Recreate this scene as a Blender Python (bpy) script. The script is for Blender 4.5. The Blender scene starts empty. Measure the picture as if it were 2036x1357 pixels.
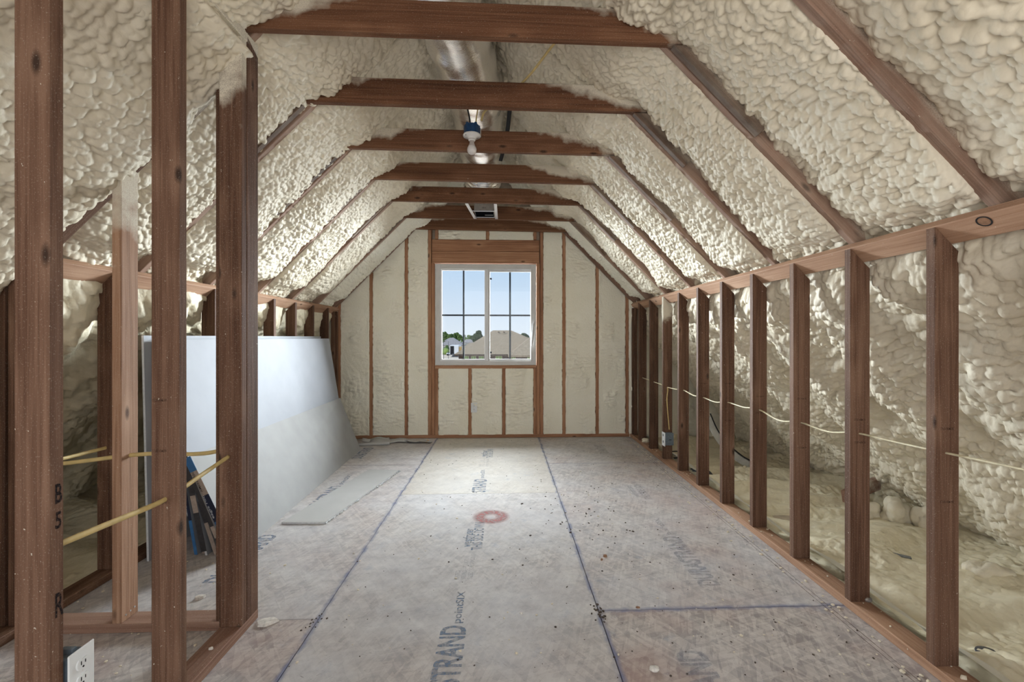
import bpy, bmesh, math, random
import numpy as np
from mathutils import Vector, Matrix
random.seed(7)
SC = bpy.context.scene
COL = SC.collection

# ------------------------------------------------------------------ camera, world, light, exposure
THETA = math.radians(2.2)
FPX = 930.0
VPX, VPY = 1002.5, 671.0
cam_d = bpy.data.cameras.new('camera')
cam_d.sensor_fit = 'HORIZONTAL'
cam_d.sensor_width = 36.0
cam_d.lens = 36.0 * FPX / 2036.0
cam_d.shift_x = (1018.0 - (VPX + FPX * math.tan(THETA))) / 2036.0
cam_d.shift_y = (VPY - 678.5) / 2036.0
cam_d.clip_start = 0.02
cam_d.clip_end = 1000
cam = bpy.data.objects.new('camera', cam_d)
COL.objects.link(cam)
cam.location = (0, 0, 1.21)
cam.rotation_euler = (math.radians(90), 0, -THETA)
SC.camera = cam

SC.view_settings.view_transform = 'Standard'
SC.view_settings.look = 'None'
SC.view_settings.gamma = 1.0
SC.view_settings.use_curve_mapping = False
SC.view_settings.exposure = 0.52
SC.cycles.max_bounces = 7
SC.cycles.diffuse_bounces = 3
SC.cycles.use_adaptive_sampling = True
SC.cycles.adaptive_threshold = 0.09
SC.cycles.glossy_bounces = 3
SC.cycles.transparent_max_bounces = 12
SC.cycles.use_denoising = True

world = bpy.data.worlds.new('daylight_sky')
SC.world = world
world.use_nodes = True
wn = world.node_tree
wn.nodes.clear()
wo = wn.nodes.new('ShaderNodeOutputWorld')
wb = wn.nodes.new('ShaderNodeBackground')
wr = wn.nodes.new('ShaderNodeValToRGB')
wt = wn.nodes.new('ShaderNodeTexCoord')
ws = wn.nodes.new('ShaderNodeSeparateXYZ')
wn.links.new(wt.outputs['Generated'], ws.inputs[0])
wn.links.new(ws.outputs['Z'], wr.inputs[0])
wn.links.new(wr.outputs[0], wb.inputs[0])
wn.links.new(wb.outputs[0], wo.inputs[0])
e = wr.color_ramp.elements
e[0].position = 0.0; e[0].color = (0.80, 0.86, 0.95, 1)
e[1].position = 0.16; e[1].color = (0.53, 0.70, 0.92, 1)
e2 = e.new(0.6); e2.color = (0.36, 0.54, 0.84, 1)
wb.inputs[1].default_value = 0.72


def lamp(name, typ, loc, direction, power, color, **kw):
    l = bpy.data.lights.new(name, typ)
    l.energy = power
    l.color = color
    for k, v in kw.items():
        setattr(l, k, v)
    o = bpy.data.objects.new(name, l)
    COL.objects.link(o)
    o.location = loc
    o.rotation_euler = Vector(direction).to_track_quat('-Z', 'Y').to_euler()
    return o


# the sun over the street, high on the left
lamp('sun', 'SUN', (-8, -6, 20), (0.72, 0.30, -0.80), 2.15, (1.0, 0.94, 0.84), angle=math.radians(0.6))
# area lamps added outside, clear of the view, to brighten the room through the window
FILLP = 5500.0
for nm_, loc_, sx_, sy_, pw_ in (('left', (-4.5, 11.0, 2.2), 4.4, 4.4, 0.88), ('right', (3.6, 11.0, 2.2), 4.4, 4.4, 0.88), ('upper', (-0.3, 11.0, 6.1), 6.0, 5.2, 0.5)):
    lamp('window_fill_' + nm_, 'AREA', loc_, Vector((-0.2, 5.7, 1.4)) - Vector(loc_), FILLP * pw_, (0.90, 0.95, 1.0), shape='RECTANGLE', size=sx_, size_y=sy_)
# fill lamp added behind the camera, standing in for an unseen opening
lamp('rear_fill_lamp', 'AREA', (-0.1, -1.15, 1.30), (0, 1.0, 0.06), 66.0, (1.0, 0.95, 0.87), shape='RECTANGLE', size=6.0, size_y=2.3)

# ------------------------------------------------------------------ helpers
def mesh_obj(name, verts, faces, mat, parent=None, smooth=False):
    me = bpy.data.meshes.new(name)
    me.from_pydata(verts, [], faces)
    if smooth:
        me.polygons.foreach_set('use_smooth', [True] * len(me.polygons))
    me.materials.append(mat)
    o = bpy.data.objects.new(name, me)
    COL.objects.link(o)
    if parent is not None:
        o.parent = parent
    return o


def bm_obj(name, bm, mat, parent=None, smooth=False):
    me = bpy.data.meshes.new(name)
    bm.normal_update()
    bm.to_mesh(me)
    bm.free()
    if smooth:
        me.polygons.foreach_set('use_smooth', [True] * len(me.polygons))
    if mat is not None:
        me.materials.append(mat)
    o = bpy.data.objects.new(name, me)
    COL.objects.link(o)
    if parent is not None:
        o.parent = parent
    return o


def tag(o, label=None, cat=None, group=None, kind=None):
    if label: o['label'] = label
    if cat: o['category'] = cat
    if group: o['group'] = group
    if kind: o['kind'] = kind
    return o


def empty(name, label=None, cat=None, loc=(0, 0, 0), group=None, kind=None, rz=0.0):
    o = bpy.data.objects.new(name, None)
    o.empty_display_size = 0.1
    COL.objects.link(o)
    o.location = loc
    o.rotation_euler = (0, 0, rz)
    return tag(o, label, cat, group, kind)


def add_box(bm, c, s, rot=None, bev=0.0):
    r = bmesh.ops.create_cube(bm, size=1.0)
    vs = r['verts']
    for v in vs:
        v.co = Vector((v.co.x * s[0], v.co.y * s[1], v.co.z * s[2]))
    if bev > 0:
        ed = list({e for v in vs for e in v.link_edges})
        rb = bmesh.ops.bevel(bm, geom=ed, offset=bev, segments=1, affect='EDGES')
        vs = list({v for f in rb['faces'] for v in f.verts} | {v for v in vs if v.is_valid})
        # all verts of this island
        seen, stack = set(vs), list(vs)
        while stack:
            q = stack.pop()
            for e in q.link_edges:
                w = e.other_vert(q)
                if w not in seen:
                    seen.add(w); stack.append(w)
        vs = list(seen)
    M = rot if rot is not None else Matrix.Identity(3)
    c = Vector(c)
    for v in vs:
        v.co = M @ v.co + c
    return vs


def box_between(bm, lo, hi, bev=0.0):
    c = [(a + b) / 2 for a, b in zip(lo, hi)]
    s = [abs(b - a) for a, b in zip(lo, hi)]
    return add_box(bm, c, s, None, bev)


def lathe(bm, prof, seg=24, c=(0, 0, 0), axis='Z'):
    rings = []
    for r, z in prof:
        ring = []
        for i in range(seg):
            a = 2 * math.pi * i / seg
            p = (r * math.cos(a), r * math.sin(a), z)
            if axis == 'Y': p = (p[0], p[2], p[1])
            if axis == 'X': p = (p[2], p[0], p[1])
            ring.append(bm.verts.new((p[0] + c[0], p[1] + c[1], p[2] + c[2])))
        rings.append(ring)
    for a, b in zip(rings, rings[1:]):
        for i in range(seg):
            bm.faces.new((a[i], a[(i + 1) % seg], b[(i + 1) % seg], b[i]))
    bm.faces.new(rings[0][::-1])
    bm.faces.new(rings[-1])
    bmesh.ops.recalc_face_normals(bm, faces=bm.faces)


_cache = {}


def board(name, parent, c, L, w, h, xa=(1, 0, 0), za=(0, 0, 1), mat=None, kx=0.0, ky=0.0, bx=0.0, by=0.0,
          bev=0.0025, **props):
    """a length of lumber: local z runs along za, w lies along xa; kx, ky slope the +z end, bx, by the -z end"""
    key = (round(L, 4), round(w, 4), round(h, 4), kx, ky, bx, by, bev, mat.name)
    me = _cache.get(key)
    if me is None:
        bm = bmesh.new()
        add_box(bm, (0, 0, 0), (w, h, L), None, bev)
        for v in bm.verts:
            if v.co.z > 0: v.co.z += kx * v.co.x + ky * v.co.y
            else: v.co.z += bx * v.co.x + by * v.co.y
        bm.normal_update()
        me = bpy.data.meshes.new(name)
        bm.to_mesh(me); bm.free()
        me.materials.append(mat)
        _cache[key] = me
    o = bpy.data.objects.new(name, me)
    COL.objects.link(o)
    z = Vector(za).normalized()
    x = Vector(xa); x = (x - z * x.dot(z)).normalized()
    y = z.cross(x)
    M = Matrix((x, y, z)).transposed().to_4x4()
    M.translation = Vector(c)
    o.matrix_world = M
    if parent is not None:
        o.parent = parent
        o.matrix_parent_inverse = parent.matrix_world.inverted() if parent.matrix_world != Matrix.Identity(4) else Matrix.Identity(4)
    o['half'] = L / 2
    for k, v in props.items():
        o[k] = v
    return o


def smooth_path(pts, n=8):
    pts = [Vector(p) for p in pts]
    out = []
    for i in range(len(pts) - 1):
        p0 = pts[max(i - 1, 0)]; p1 = pts[i]; p2 = pts[i + 1]; p3 = pts[min(i + 2, len(pts) - 1)]
        for k in range(n):
            t = k / n
            out.append(0.5 * ((2 * p1) + (p2 - p0) * t + (2 * p0 - 5 * p1 + 4 * p2 - p3) * t * t + (3 * p1 - p0 - 3 * p2 + p3) * t ** 3))
    out.append(pts[-1])
    return out


def tube_bm(bm, pts, ra, rb=None, seg=8, up=(0, 0, 1), radf=None):
    rb = rb or ra
    prev = None
    n = len(pts)
    first = None
    for i, p in enumerate(pts):
        t = (pts[min(i + 1, n - 1)] - pts[max(i - 1, 0)]).normalized()
        u = Vector(up); s = t.cross(u)
        if s.length < 1e-3: s = t.cross(Vector((1, 0, 0)))
        s.normalize(); w = s.cross(t).normalized()
        ring = []
        for k in range(seg):
            a = 2 * math.pi * k / seg
            f = radf(i, a) if radf else 1.0
            ring.append(bm.verts.new(p + s * (ra * math.cos(a) * f) + w * (rb * math.sin(a) * f)))
        if prev:
            for k in range(seg):
                bm.faces.new((prev[k], prev[(k + 1) % seg], ring[(k + 1) % seg], ring[k]))
        else:
            first = ring
        prev = ring
    bm.faces.new(first[::-1]); bm.faces.new(prev)
    bmesh.ops.recalc_face_normals(bm, faces=bm.faces)


def tube(name, pts, ra, mat, parent=None, rb=None, seg=8, up=(0, 0, 1), n=8):
    bm = bmesh.new()
    tube_bm(bm, smooth_path(pts, n), ra, rb, seg, up)
    return bm_obj(name, bm, mat, parent, True)


def text_mesh(name, body, origin, right, up, width, height, mat, parent=None, bold=0.0, lift=0.0006, shear=0.0):
    """flat printed lettering: its lower left corner at origin, scaled to width by height"""
    cu = bpy.data.curves.new(name, 'FONT')
    cu.body = body
    cu.offset = bold
    cu.shear = shear
    cu.resolution_u = 3
    t = bpy.data.objects.new(name, cu)
    COL.objects.link(t)
    dg = bpy.context.evaluated_depsgraph_get()
    me = bpy.data.meshes.new_from_object(t.evaluated_get(dg))
    bpy.data.objects.remove(t)
    n = len(me.vertices)
    co = np.empty(n * 3, np.float32); me.vertices.foreach_get('co', co); co = co.reshape(-1, 3)
    mn, mx = co.min(0), co.max(0)
    u = (co[:, 0] - mn[0]) / (mx[0] - mn[0]) * width
    v = (co[:, 1] - mn[1]) / (mx[1] - mn[1]) * height
    R = np.array(Vector(right).normalized()); U = np.array(Vector(up).normalized()); N = np.cross(R, U)
    P = np.array(origin) + u[:, None] * R + v[:, None] * U + N * lift
    me.vertices.foreach_set('co', P.astype(np.float32).ravel())
    me.materials.clear(); me.materials.append(mat)
    me.update()
    o = bpy.data.objects.new(name, me)
    COL.objects.link(o)
    if parent is not None:
        o.parent = parent
        o.matrix_parent_inverse = parent.matrix_world.inverted()
    return o


# ------------------------------------------------------------------ materials
def new_mat(name):
    m = bpy.data.materials.new(name)
    m.use_nodes = True
    nt = m.node_tree
    b = nt.nodes['Principled BSDF']
    return m, nt, b


class G:
    """small node-graph builder"""
    def __init__(s, nt): s.nt = nt
    def n(s, t, **kw):
        x = s.nt.nodes.new(t)
        for k, v in kw.items(): setattr(x, k, v)
        return x
    def link(s, a, b): s.nt.links.new(a, b)
    def set(s, sock, v):
        if hasattr(v, 'is_linked') or isinstance(v, bpy.types.NodeSocket): s.link(v, sock)
        else: sock.default_value = v
    def math(s, op, a, b=0.0, c=None, clamp=False):
        x = s.n('ShaderNodeMath', operation=op); x.use_clamp = clamp
        s.set(x.inputs[0], a); s.set(x.inputs[1], b)
        if c is not None: s.set(x.inputs[2], c)
        return x.outputs[0]
    def mix(s, f, a, b, blend='MIX'):
        x = s.n('ShaderNodeMix', data_type='RGBA', blend_type=blend)
        s.set(x.inputs[0], f); s.set(x.inputs[6], a); s.set(x.inputs[7], b)
        return x.outputs[2]
    def ramp(s, f, stops):
        x = s.n('ShaderNodeValToRGB')
        e = x.color_ramp.elements
        while len(e) > 1: e.remove(e[-1])
        e[0].position, e[0].color = stops[0][0], stops[0][1]
        for p, c in stops[1:]:
            q = e.new(p); q.color = c
        s.set(x.inputs[0], f)
        return x.outputs[0]
    def mapr(s, v, a, b, c=0.0, d=1.0):
        x = s.n('ShaderNodeMapRange'); x.clamp = True
        s.set(x.inputs[0], v); s.set(x.inputs[1], a); s.set(x.inputs[2], b); s.set(x.inputs[3], c); s.set(x.inputs[4], d)
        return x.outputs[0]
    def noise(s, vec, scale, detail=3.0, rough=0.5, dist=0.0):
        x = s.n('ShaderNodeTexNoise')
        if vec is not None: s.link(vec, x.inputs['Vector'])
        x.inputs['Scale'].default_value = scale; x.inputs['Detail'].default_value = detail
        x.inputs['Roughness'].default_value = rough; x.inputs['Distortion'].default_value = dist
        return x.outputs[0]
    def scale(s, vec, sc, rot=(0, 0, 0), loc=(0, 0, 0)):
        x = s.n('ShaderNodeMapping')
        s.link(vec, x.inputs[0]); x.inputs[1].default_value = loc; x.inputs[2].default_value = rot; x.inputs[3].default_value = sc
        return x.outputs[0]
    def rscale(s, vec, ang, sc):
        return s.scale(s.scale(vec, (1, 1, 1), (0, 0, ang)), sc)
    def attr(s, name):
        x = s.n('ShaderNodeAttribute', attribute_type='OBJECT', attribute_name=name)
        return x.outputs['Fac']
    def bump(s, h, strength, dist):
        x = s.n('ShaderNodeBump'); x.inputs['Strength'].default_value = strength; x.inputs['Distance'].default_value = dist
        s.link(h, x.inputs['Height'])
        return x.outputs[0]


def c4(r, g, b): return (r, g, b, 1.0)


def plain(name, col, rough=0.6, metal=0.0, var=0.08, scale=40.0, spec=0.4):
    m, nt, b = new_mat(name)
    g = G(nt)
    tc = g.n('ShaderNodeTexCoord').outputs['Object']
    f = g.noise(tc, scale, 4)
    lo = tuple(max(0, c * (1 - var * 2)) for c in col) + (1,)
    hi = tuple(min(1, c * (1 + var * 2)) for c in col) + (1,)
    g.link(g.ramp(f, [(0.3, lo), (0.7, hi)]), b.inputs['Base Color'])
    b.inputs['Roughness'].default_value = rough
    b.inputs['Metallic'].default_value = metal
    b.inputs['Specular IOR Level'].default_value = spec
    return m


def wood(name, dark, mid, light, foam=(0.72, 0.66, 0.54), ring=1.0):
    m, nt, b = new_mat(name)
    g = G(nt)
    tc = g.n('ShaderNodeTexCoord').outputs['Object']
    rnd = g.n('ShaderNodeObjectInfo').outputs['Random']
    off = g.n('ShaderNodeCombineXYZ')
    g.link(g.math('MULTIPLY', rnd, 37.0), off.inputs[0]); g.link(g.math('MULTIPLY', rnd, 91.0), off.inputs[2]); g.link(g.math('MULTIPLY', rnd, 13.0), off.inputs[1])
    va = g.n('ShaderNodeVectorMath', operation='ADD')
    g.link(tc, va.inputs[0]); g.link(off.outputs[0], va.inputs[1])
    p = va.outputs[0]
    # knots first, they bend the grain
    vor = g.n('ShaderNodeTexVoronoi'); vor.inputs['Scale'].default_value = 1.0
    g.link(g.scale(p, (9, 9, 3.6)), vor.inputs['Vector'])
    kd = vor.outputs['Distance']
    knot = g.mapr(kd, 0.05, 0.13, 1.0, 0.0)
    halo = g.mapr(kd, 0.08, 0.42, 1.0, 0.0)
    grain = g.noise(g.scale(p, (46, 46, 1.1)), 1.0, 5, 0.6, 1.2)
    bend = g.math('ADD', grain, g.math('MULTIPLY', halo, 0.22))
    fine = g.noise(g.scale(p, (230, 230, 5.0)), 1.0, 3, 0.6, 0.3)
    broad = g.noise(g.scale(p, (7, 7, 0.9)), 1.0, 2, 0.5, 0.4)
    f = g.math('ADD', g.math('MULTIPLY', bend, 0.62 * ring), g.math('MULTIPLY', fine, 0.22))
    f = g.math('ADD', f, g.math('MULTIPLY', broad, 0.28))
    f = g.math('ADD', f, g.math('MULTIPLY', g.math('SUBTRACT', rnd, 0.5), 0.12))
    colr = g.ramp(f, [(0.36, c4(*dark)), (0.54, c4(*mid)), (0.76, c4(*light))])
    colr = g.mix(g.math('MULTIPLY', knot, 0.85), colr, c4(dark[0] * 0.35, dark[1] * 0.3, dark[2] * 0.3))
    # flecks and drifts of foam dust
    sp = g.noise(p, 95.0, 2, 0.5)
    fl = g.mapr(sp, 0.752, 0.775, 0.0, 0.75)
    dust = g.mapr(g.noise(p, 260.0, 2), 0.60, 0.78, 0.0, 0.25)
    z = g.n('ShaderNodeSeparateXYZ'); g.link(tc, z.inputs[0])
    wob = g.math('MULTIPLY', g.math('SUBTRACT', g.noise(p, 5.5, 4, 0.6), 0.5), 0.75)
    half = g.attr('half')
    st_, sb_ = g.attr('spray_top'), g.attr('spray_bottom')
    top = g.math('SUBTRACT', z.outputs[2], g.math('SUBTRACT', half, st_))
    top = g.math('SUBTRACT', top, g.math('LESS_THAN', st_, 0.005))
    bot = g.math('SUBTRACT', g.math('SUBTRACT', sb_, half), z.outputs[2])
    bot = g.math('SUBTRACT', bot, g.math('LESS_THAN', sb_, 0.005))
    upw = g.math('MULTIPLY', g.math('MULTIPLY', z.outputs[1], g.attr('spray_up')), 4.0)
    ms = g.mapr(g.math('ADD', g.math('MAXIMUM', top, bot), g.math('ADD', wob, upw)), -0.06, 0.10)
    gr = g.mapr(g.noise(p, 420.0, 2), 0.30, 0.55, 0.45, 1.0)
    ms = g.math('MULTIPLY', ms, gr)
    ov = g.math('MULTIPLY', g.attr('dusted'), g.mapr(g.math('ADD', g.math('MULTIPLY', g.noise(p, 6.0, 4, 0.6), 0.75), g.math('MULTIPLY', g.noise(p, 380.0, 2), 0.25)), 0.34, 0.58, 0.1, 0.9))
    rim = g.mapr(g.math('ADD', z.outputs[0], g.math('MULTIPLY', wob, 0.10)), -0.062, -0.015)
    rim = g.math('MULTIPLY', g.math('MULTIPLY', rim, g.attr('edge_dust')), g.mapr(g.noise(p, 300.0, 2), 0.30, 0.60, 0.5, 1.0))
    ov = g.math('MAXIMUM', ov, rim)
    fm = g.math('MAXIMUM', g.math('MAXIMUM', g.math('MAXIMUM', fl, dust), ov), ms, clamp=True)
    colr = g.mix(fm, colr, c4(*foam))
    g.link(colr, b.inputs['Base Color'])
    b.inputs['Roughness'].default_value = 0.72
    b.inputs['Specular IOR Level'].default_value = 0.25
    g.link(g.bump(g.math('ADD', grain, fine), 0.35, 0.002), b.inputs['Normal'])
    return m


M = {}
M['fir'] = wood('douglas_fir', (0.042, 0.019, 0.010), (0.105, 0.050, 0.0285), (0.21, 0.118, 0.075))
M['fir_tie'] = wood('douglas_fir_tie', (0.064, 0.026, 0.0115), (0.138, 0.058, 0.027), (0.235, 0.115, 0.061))
M['fir_pale'] = wood('douglas_fir_pale', (0.14, 0.068, 0.043), (0.26, 0.145, 0.10), (0.38, 0.24, 0.175))
M['fir_plate'] = wood('douglas_fir_plate', (0.21, 0.11, 0.064), (0.38, 0.215, 0.132), (0.52, 0.33, 0.22))
M['fir_gable'] = wood('douglas_fir_gable', (0.17, 0.076, 0.040), (0.36, 0.175, 0.095), (0.50, 0.285, 0.17))


def foam_mat(name, c_lo, c_hi, rough=0.55, lobe=52.0, lobe_k=0.22):
    m, nt, b = new_mat(name)
    g = G(nt)
    tc = g.n('ShaderNodeTexCoord').outputs['Object']
    f = g.noise(tc, 3.2, 4, 0.6)
    colr = g.ramp(f, [(0.3, c4(*c_lo)), (0.7, c4(*c_hi))])
    g.link(colr, b.inputs['Base Color'])
    b.inputs['Roughness'].default_value = rough
    b.inputs['Specular IOR Level'].default_value = 0.2
    wv = g.n('ShaderNodeVectorMath', operation='ADD')
    nz = g.n('ShaderNodeTexNoise'); nz.inputs['Scale'].default_value = 26.0; g.link(tc, nz.inputs['Vector'])
    sc3 = g.n('ShaderNodeVectorMath', operation='SCALE'); sc3.inputs['Scale'].default_value = 0.008; g.link(nz.outputs['Color'], sc3.inputs[0])
    g.link(tc, wv.inputs[0]); g.link(sc3.outputs[0], wv.inputs[1])
    vo = g.n('ShaderNodeTexVoronoi', feature='F1'); vo.inputs['Scale'].default_value = lobe
    g.link(wv.outputs[0], vo.inputs['Vector'])
    h = g.math('SUBTRACT', g.math('MULTIPLY', g.noise(tc, 300.0, 3), 0.12), vo.outputs['Distance'])
    g.link(g.bump(h, lobe_k, 0.010), b.inputs['Normal'])
    return m


M['foam'] = foam_mat('spray_foam', (0.70, 0.62, 0.475), (0.80, 0.73, 0.59))
M['foam_yellow'] = foam_mat('spray_foam_yellow', (0.74, 0.65, 0.46), (0.83, 0.76, 0.585))
M['foam_gable'] = foam_mat('spray_foam_gable', (0.85, 0.805, 0.665), (0.90, 0.865, 0.745), 0.75, 60.0, 0.30)


def osb(name):
    m, nt, b = new_mat(name)
    g = G(nt)
    tc = g.n('ShaderNodeTexCoord').outputs['Object']
    rnd = g.n('ShaderNodeObjectInfo').outputs['Random']
    off = g.n('ShaderNodeCombineXYZ'); g.link(g.math('MULTIPLY', rnd, 53.0), off.inputs[0]); g.link(g.math('MULTIPLY', rnd, 29.0), off.inputs[1])
    va = g.n('ShaderNodeVectorMath', operation='ADD'); g.link(tc, va.inputs[0]); g.link(off.outputs[0], va.inputs[1])
    p = va.outputs[0]
    # strands: stretched cells laid in three directions
    tot = None
    for ang, sx, sy, w in ((0.35, 75, 13, 0.36), (-0.6, 64, 11, 0.34), (1.3, 70, 14, 0.30)):
        v = g.n('ShaderNodeTexVoronoi'); v.inputs['Scale'].default_value = 1.0
        g.link(g.rscale(p, ang, (sx, sy, 1)), v.inputs['Vector'])
        s = g.n('ShaderNodeSeparateColor'); g.link(v.outputs['Color'], s.inputs[0])
        t = g.math('MULTIPLY', s.outputs[0], w)
        tot = t if tot is None else g.math('ADD', tot, t)
    big = g.noise(p, 2.1, 4, 0.6)
    med = g.noise(p, 9.0, 5, 0.65)
    strand = g.ramp(tot, [(0.2, c4(0.24, 0.19, 0.16)), (0.5, c4(0.43, 0.36, 0.305)), (0.8, c4(0.60, 0.53, 0.46))])
    dusty = g.ramp(med, [(0.3, c4(0.46, 0.46, 0.50)), (0.7, c4(0.66, 0.65, 0.655))])
    dm = g.mapr(g.math('ADD', big, g.math('MULTIPLY', med, 0.3)), 0.38, 0.80, 0.34, 0.86)
    dm = g.math('MULTIPLY', dm, g.math('SUBTRACT', 1.0, g.attr('bare')))
    colr = g.mix(dm, strand, dusty)
    # panels differ: warm or worn
    warm = g.attr('warm')
    colr = g.mix(warm, colr, g.mix(0.55, colr, c4(0.62, 0.55, 0.42)))
    # a rosy chalk drift here and there
    rs = g.mapr(g.noise(p, 1.5, 3, 0.6), 0.47, 0.68, 0.0, 0.50)
    colr = g.mix(g.math('MULTIPLY', rs, g.attr('rosy')), colr, c4(0.40, 0.235, 0.19))
    bl = g.mapr(g.noise(g.scale(p, (1, 1, 1), (0, 0, 0), (4, 9, 0)), 6.5, 4, 0.7), 0.60, 0.74, 0.0, 0.36)
    colr = g.mix(bl, colr, c4(0.25, 0.30, 0.40))
    # dark scratches and fibres
    fib = g.noise(g.rscale(p, 0.7, (260, 22, 1)), 1.0, 3, 0.6, 1.5)
    fib2 = g.noise(g.rscale(p, -1.1, (240, 26, 1)), 1.0, 3, 0.6, 1.5)
    fm = g.mapr(g.math('MAXIMUM', fib, fib2), 0.64, 0.74, 0.0, 0.65)
    colr = g.mix(fm, colr, c4(0.13, 0.10, 0.085))
    # blue edge sealer along the rims
    xyz = g.n('ShaderNodeSeparateXYZ'); g.link(tc, xyz.inputs[0])
    ex = g.math('SUBTRACT', g.attr('hx'), g.math('ABSOLUTE', xyz.outputs[0]))
    ey = g.math('SUBTRACT', g.attr('hy'), g.math('ABSOLUTE', xyz.outputs[1]))
    wv = g.math('MULTIPLY', g.noise(p, 16.0, 3), 0.016)
    mx = g.mapr(g.math('SUBTRACT', ex, wv), -0.004, 0.011, 0.85, 0.0)
    my = g.math('MULTIPLY', g.mapr(g.math('SUBTRACT', ey, wv), -0.004, 0.012, 0.85, 0.0), g.attr('blue_ends'))
    sm = g.math('MULTIPLY', g.math('MAXIMUM', mx, my), g.mapr(g.noise(p, 8.0, 3), 0.36, 0.62, 0.15, 1.0))
    colr = g.mix(sm, colr, c4(0.165, 0.185, 0.30))
    g.link(colr, b.inputs['Base Color'])
    b.inputs['Roughness'].default_value = 0.62
    b.inputs['Specular IOR Level'].default_value = 0.3
    h = g.math('ADD', g.math('MULTIPLY', tot, 0.8), g.math('MULTIPLY', g.math('SUBTRACT', 0.0, fm), 0.8))
    g.link(g.bump(h, 0.35, 0.0015), b.inputs['Normal'])
    return m


M['osb'] = osb('osb_subfloor')


def ink(name, col, cover=0.75, scale=60.0, radial=None):
    m, nt, b = new_mat(name)
    g = G(nt)
    tc = g.n('ShaderNodeTexCoord').outputs['Object']
    f = g.noise(tc, scale, 4, 0.7)
    a = g.mapr(f, 0.32, 0.60, cover * 0.30, cover)
    if radial:
        ln = g.n('ShaderNodeVectorMath', operation='LENGTH'); g.link(tc, ln.inputs[0])
        r = ln.outputs[1] if len(ln.outputs) > 1 else ln.outputs[0]
        d = g.math('ABSOLUTE', g.math('SUBTRACT', r, radial[0]))
        a = g.math('MULTIPLY', a, g.mapr(g.math('ADD', d, g.math('MULTIPLY', g.math('SUBTRACT', f, 0.5), 0.03)), radial[1] * 0.4, radial[1], 1.0, 0.0))
    b.inputs['Base Color'].default_value = c4(*col)
    b.inputs['Roughness'].default_value = 0.8
    b.inputs['Specular IOR Level'].default_value = 0.1
    g.link(a, b.inputs['Alpha'])
    return m


M['ink_blue'] = ink('faded_blue_print', (0.20, 0.27, 0.39), 0.66, 45)
M['ink_blue_pale'] = ink('worn_blue_print', (0.22, 0.28, 0.40), 0.36, 45)
M['ink_red'] = ink('red_marking_paint', (0.58, 0.20, 0.19), 0.62, 40, (0.078, 0.055))
M['ink_black'] = ink('black_marker', (0.012, 0.011, 0.014), 1.0, 200)
M['ink_stamp'] = ink('mill_stamp_ink', (0.03, 0.018, 0.012), 0.75, 160)
M['ink_grey'] = ink('grey_print', (0.30, 0.30, 0.33), 0.8, 200)
M['ink_white'] = ink('white_print', (0.78, 0.80, 0.82), 1.0, 200)
M['chalk'] = ink('chalk_line', (0.26, 0.14, 0.12), 0.45, 14)
M['paper_white'] = plain('white_paper_face', (0.36, 0.375, 0.41), 0.75, 0, 0.02, 6)
M['paper_grey'] = plain('grey_paper_face', (0.345, 0.343, 0.338), 0.8, 0, 0.03, 6)
M['paper_offcut'] = plain('pale_grey_paper_face', (0.46, 0.452, 0.44), 0.8, 0, 0.02, 6)
M['gypsum'] = plain('gypsum_edge', (0.72, 0.73, 0.74), 0.85, 0, 0.05, 80)
M['tape_blue'] = plain('blue_end_tape', (0.045, 0.16, 0.36), 0.5, 0, 0.08, 30)
M['tape_navy'] = plain('navy_end_tape', (0.012, 0.018, 0.045), 0.5, 0, 0.1, 30)
M['tape_tan'] = plain('tan_end_paper', (0.38, 0.31, 0.26), 0.8, 0, 0.08, 60)
M['dark_end'] = plain('dark_end_paper', (0.045, 0.042, 0.045), 0.7, 0, 0.1, 60)
M['vinyl'] = plain('white_vinyl', (0.60, 0.585, 0.57), 0.45, 0, 0.03, 8)
M['vinyl_bright'] = plain('bright_vinyl_sash', (0.72, 0.72, 0.72), 0.4, 0, 0.02, 8)
M['muntin'] = plain('dark_muntin', (0.014, 0.016, 0.02), 0.7, 0, 0.05, 8, 0.15)
M['black'] = plain('black_plastic', (0.012, 0.012, 0.014), 0.45, 0, 0.2, 60)
M['matte_black'] = plain('matte_black_shade', (0.006, 0.006, 0.008), 1.0, 0, 0.1, 60, 0.0)  # black that stands for the shade inside the boot
M['cable'] = plain('yellow_cable_jacket', (0.62, 0.47, 0.20), 0.5, 0, 0.06, 30)
M['cable_pale'] = plain('pale_cable_jacket', (0.74, 0.66, 0.46), 0.5, 0, 0.06, 30)
M['plastic_white'] = plain('white_plastic', (0.78, 0.79, 0.78), 0.35, 0, 0.02, 20)
M['blue_box'] = plain('blue_pvc_box', (0.016, 0.062, 0.16), 0.45, 0, 0.08, 60)
M['grey_box'] = plain('grey_pvc_box', (0.13, 0.16, 0.19), 0.5, 0, 0.08, 60)
M['bulb'] = plain('frosted_bulb', (0.74, 0.70, 0.68), 0.3, 0, 0.01, 20)
M['porcelain'] = plain('porcelain_white', (0.82, 0.80, 0.78), 0.25, 0, 0.02, 20)
M['brass_grey'] = plain('bulb_neck', (0.50, 0.44, 0.41), 0.45, 0, 0.04, 60)
M['galv'] = plain('galvanised_steel', (0.66, 0.70, 0.74), 0.32, 0.85, 0.06, 30)
M['galv_dull'] = plain('dull_galvanised_steel', (0.40, 0.37, 0.34), 0.45, 0.6, 0.06, 30)
M['dirt_metal'] = plain('dark_grey_metal', (0.09, 0.095, 0.105), 0.45, 0.4, 0.1, 60)
M['tape_grey'] = plain('worn_gray_tape', (0.20, 0.21, 0.22), 0.5, 0, 0.1, 60)
M['netting'] = plain('pale_netting_edge', (0.80, 0.78, 0.70), 0.5, 0, 0.03, 20)
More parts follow.
